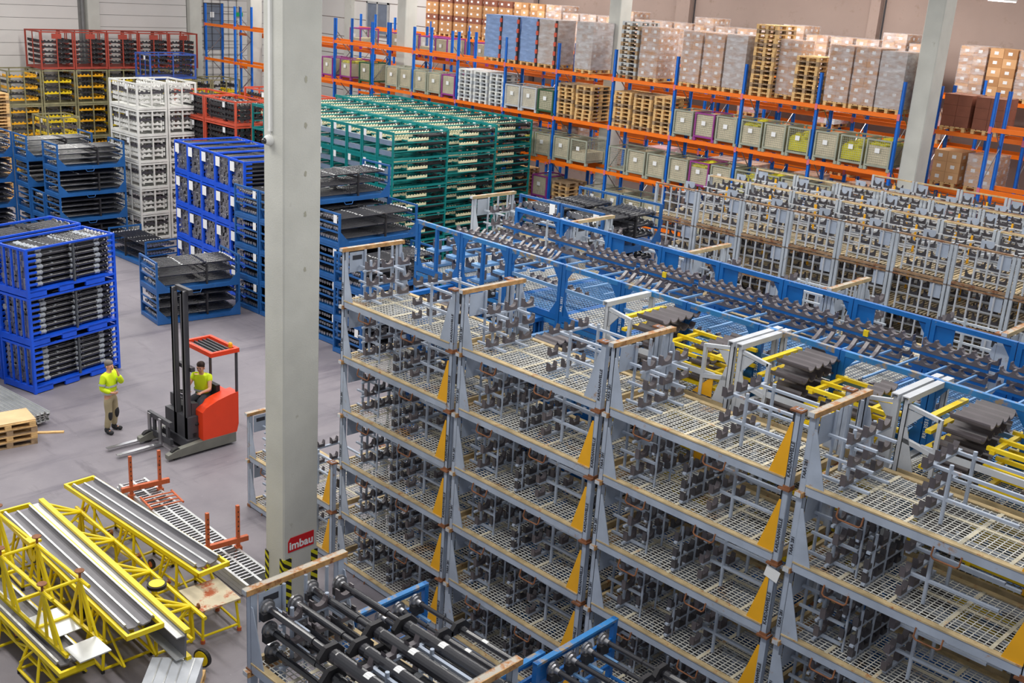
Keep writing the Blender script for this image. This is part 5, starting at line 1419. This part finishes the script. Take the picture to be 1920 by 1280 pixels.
    for s in 'LR':
        end = .93 if vest == 'jacket' else .35
        JJ[s+'sh'] = (P[s+'sh'], .088); JJ[s+'ua'] = (lerp(P[s+'sh'], P[s+'el'], .5), .077)
        EJ += [('chest', s+'sh'), (s+'sh', s+'ua')]
        if vest == 'jacket':
            JJ[s+'el'] = (P[s+'el'], .07); JJ[s+'fa'] = (lerp(P[s+'el'], P[s+'w'], .55), .062); JJ[s+'w'] = (lerp(P[s+'el'], P[s+'w'], end), .052)
            EJ += [(s+'ua', s+'el'), (s+'el', s+'fa'), (s+'fa', s+'w')]
    jk = skin_obj('hivis_jacket' if vest == 'jacket' else 'hivis_shirt', JJ, EJ, 'pelvis', HIVIS, t)
    return t, jk
man_pose = dict(pelvis=(0, 0, .94), waist=(0, .0, 1.12), chest=(0, .01, 1.34), neckb=(0, .0, 1.5), neck=(0, -.01, 1.56), jaw=(0, -.03, 1.62), skull=(0, -.02, 1.68), crown=(0, -.005, 1.73), nose=(0, -.135, 1.64),
    Lsh=(.19, .02, 1.43), Lel=(.2, -.2, 1.22), Lw=(.07, -.2, 1.45), Lhd=(-.25, .1, 1), Lth=(-.5, -.3, .6),
    Rsh=(-.19, .02, 1.43), Rel=(-.25, .05, 1.15), Rw=(-.13, -.14, 1.04), Rhd=(.6, -.5, -.1), Rth=(.2, -.2, 1),
    Lhip=(.1, 0, .88), Lkn=(.13, -.02, .5), Lan=(.13, .03, .09), Ltoe=(.16, -.14, .04), Rhip=(-.1, 0, .88), Rkn=(-.13, -.03, .5), Ran=(-.15, .02, .09), Rtoe=(-.2, -.14, .04))
# standing worker, facing right in the picture
man, jk = person('standing worker in yellow hi-vis jacket and khaki trousers, hand raised to chin', (-23.24, 11.45, 0), R(118), 1, man_pose, HAIR, KHAKI, 'jacket')
def band(z, rx, ry, cy=0, tilt=0):
    q = MB(); n = 20; o = 0
    for h in (0, .05):
        for i in range(n):
            a = 2*math.pi*i/n; q.v.append((rx*math.cos(a), cy+ry*math.sin(a), z+h+tilt*math.cos(a)))
    for i in range(n): q.face(i, (i+1) % n, n+(i+1) % n, n+i)
    return q.mesh('band', REFLECT, smooth=True)
part('reflective_band', band(.99, .212, .168), jk); part('reflective_band', band(1.17, .208, .162), jk)
q = MB(); q.tube((.2, -.1, 1.32), (.2, -.13, 1.29), .087, 14, .087, False); q.tube((-.225, .035, 1.28), (-.235, .04, 1.23), .086, 14, .086, False)
part('reflective_band', q.mesh('b', REFLECT, smooth=True), jk)
for s, x in (('R', -.13), ('L', .13)): part('knee_pad', MB().ball((x, -.075, .47), .075, 10, 8, (1, .5, 1.9)).mesh('kp', CLOTHBLACK, smooth=True), man)
drv_pose = dict(pelvis=(0, .1, .12), waist=(0, .12, .28), chest=(0, .1, .5), neckb=(0, .07, .66), neck=(0, .05, .72), jaw=(0, .02, .785), skull=(0, .02, .845), crown=(0, .03, .89), nose=(0, -.085, .8),
    Lsh=(.19, .08, .6), Lel=(.27, -.1, .36), Lw=(.16, -.32, .34), Lhd=(-.2, -1, -.1), Lth=(-1, 0, .3),
    Rsh=(-.19, .08, .6), Rel=(-.27, -.1, .36), Rw=(-.14, -.3, .34), Rhd=(.2, -1, -.1), Rth=(1, 0, .3),
    Lhip=(.1, .06, .08), Lkn=(.13, -.36, .12), Lan=(.13, -.42, -.3), Ltoe=(.13, -.58, -.36), Rhip=(-.1, .06, .08), Rkn=(-.13, -.36, .12), Ran=(-.13, -.4, -.3), Rtoe=(-.13, -.56, -.36))
drv, js = person('forklift driver in yellow hi-vis shirt seated under the red roof', (-21.5, 12.82, 1.0), R(35), 1, drv_pose, HAIRD, NAVY, 'shirt')
part('reflective_band', band(.24, .208, .158, .11), js)
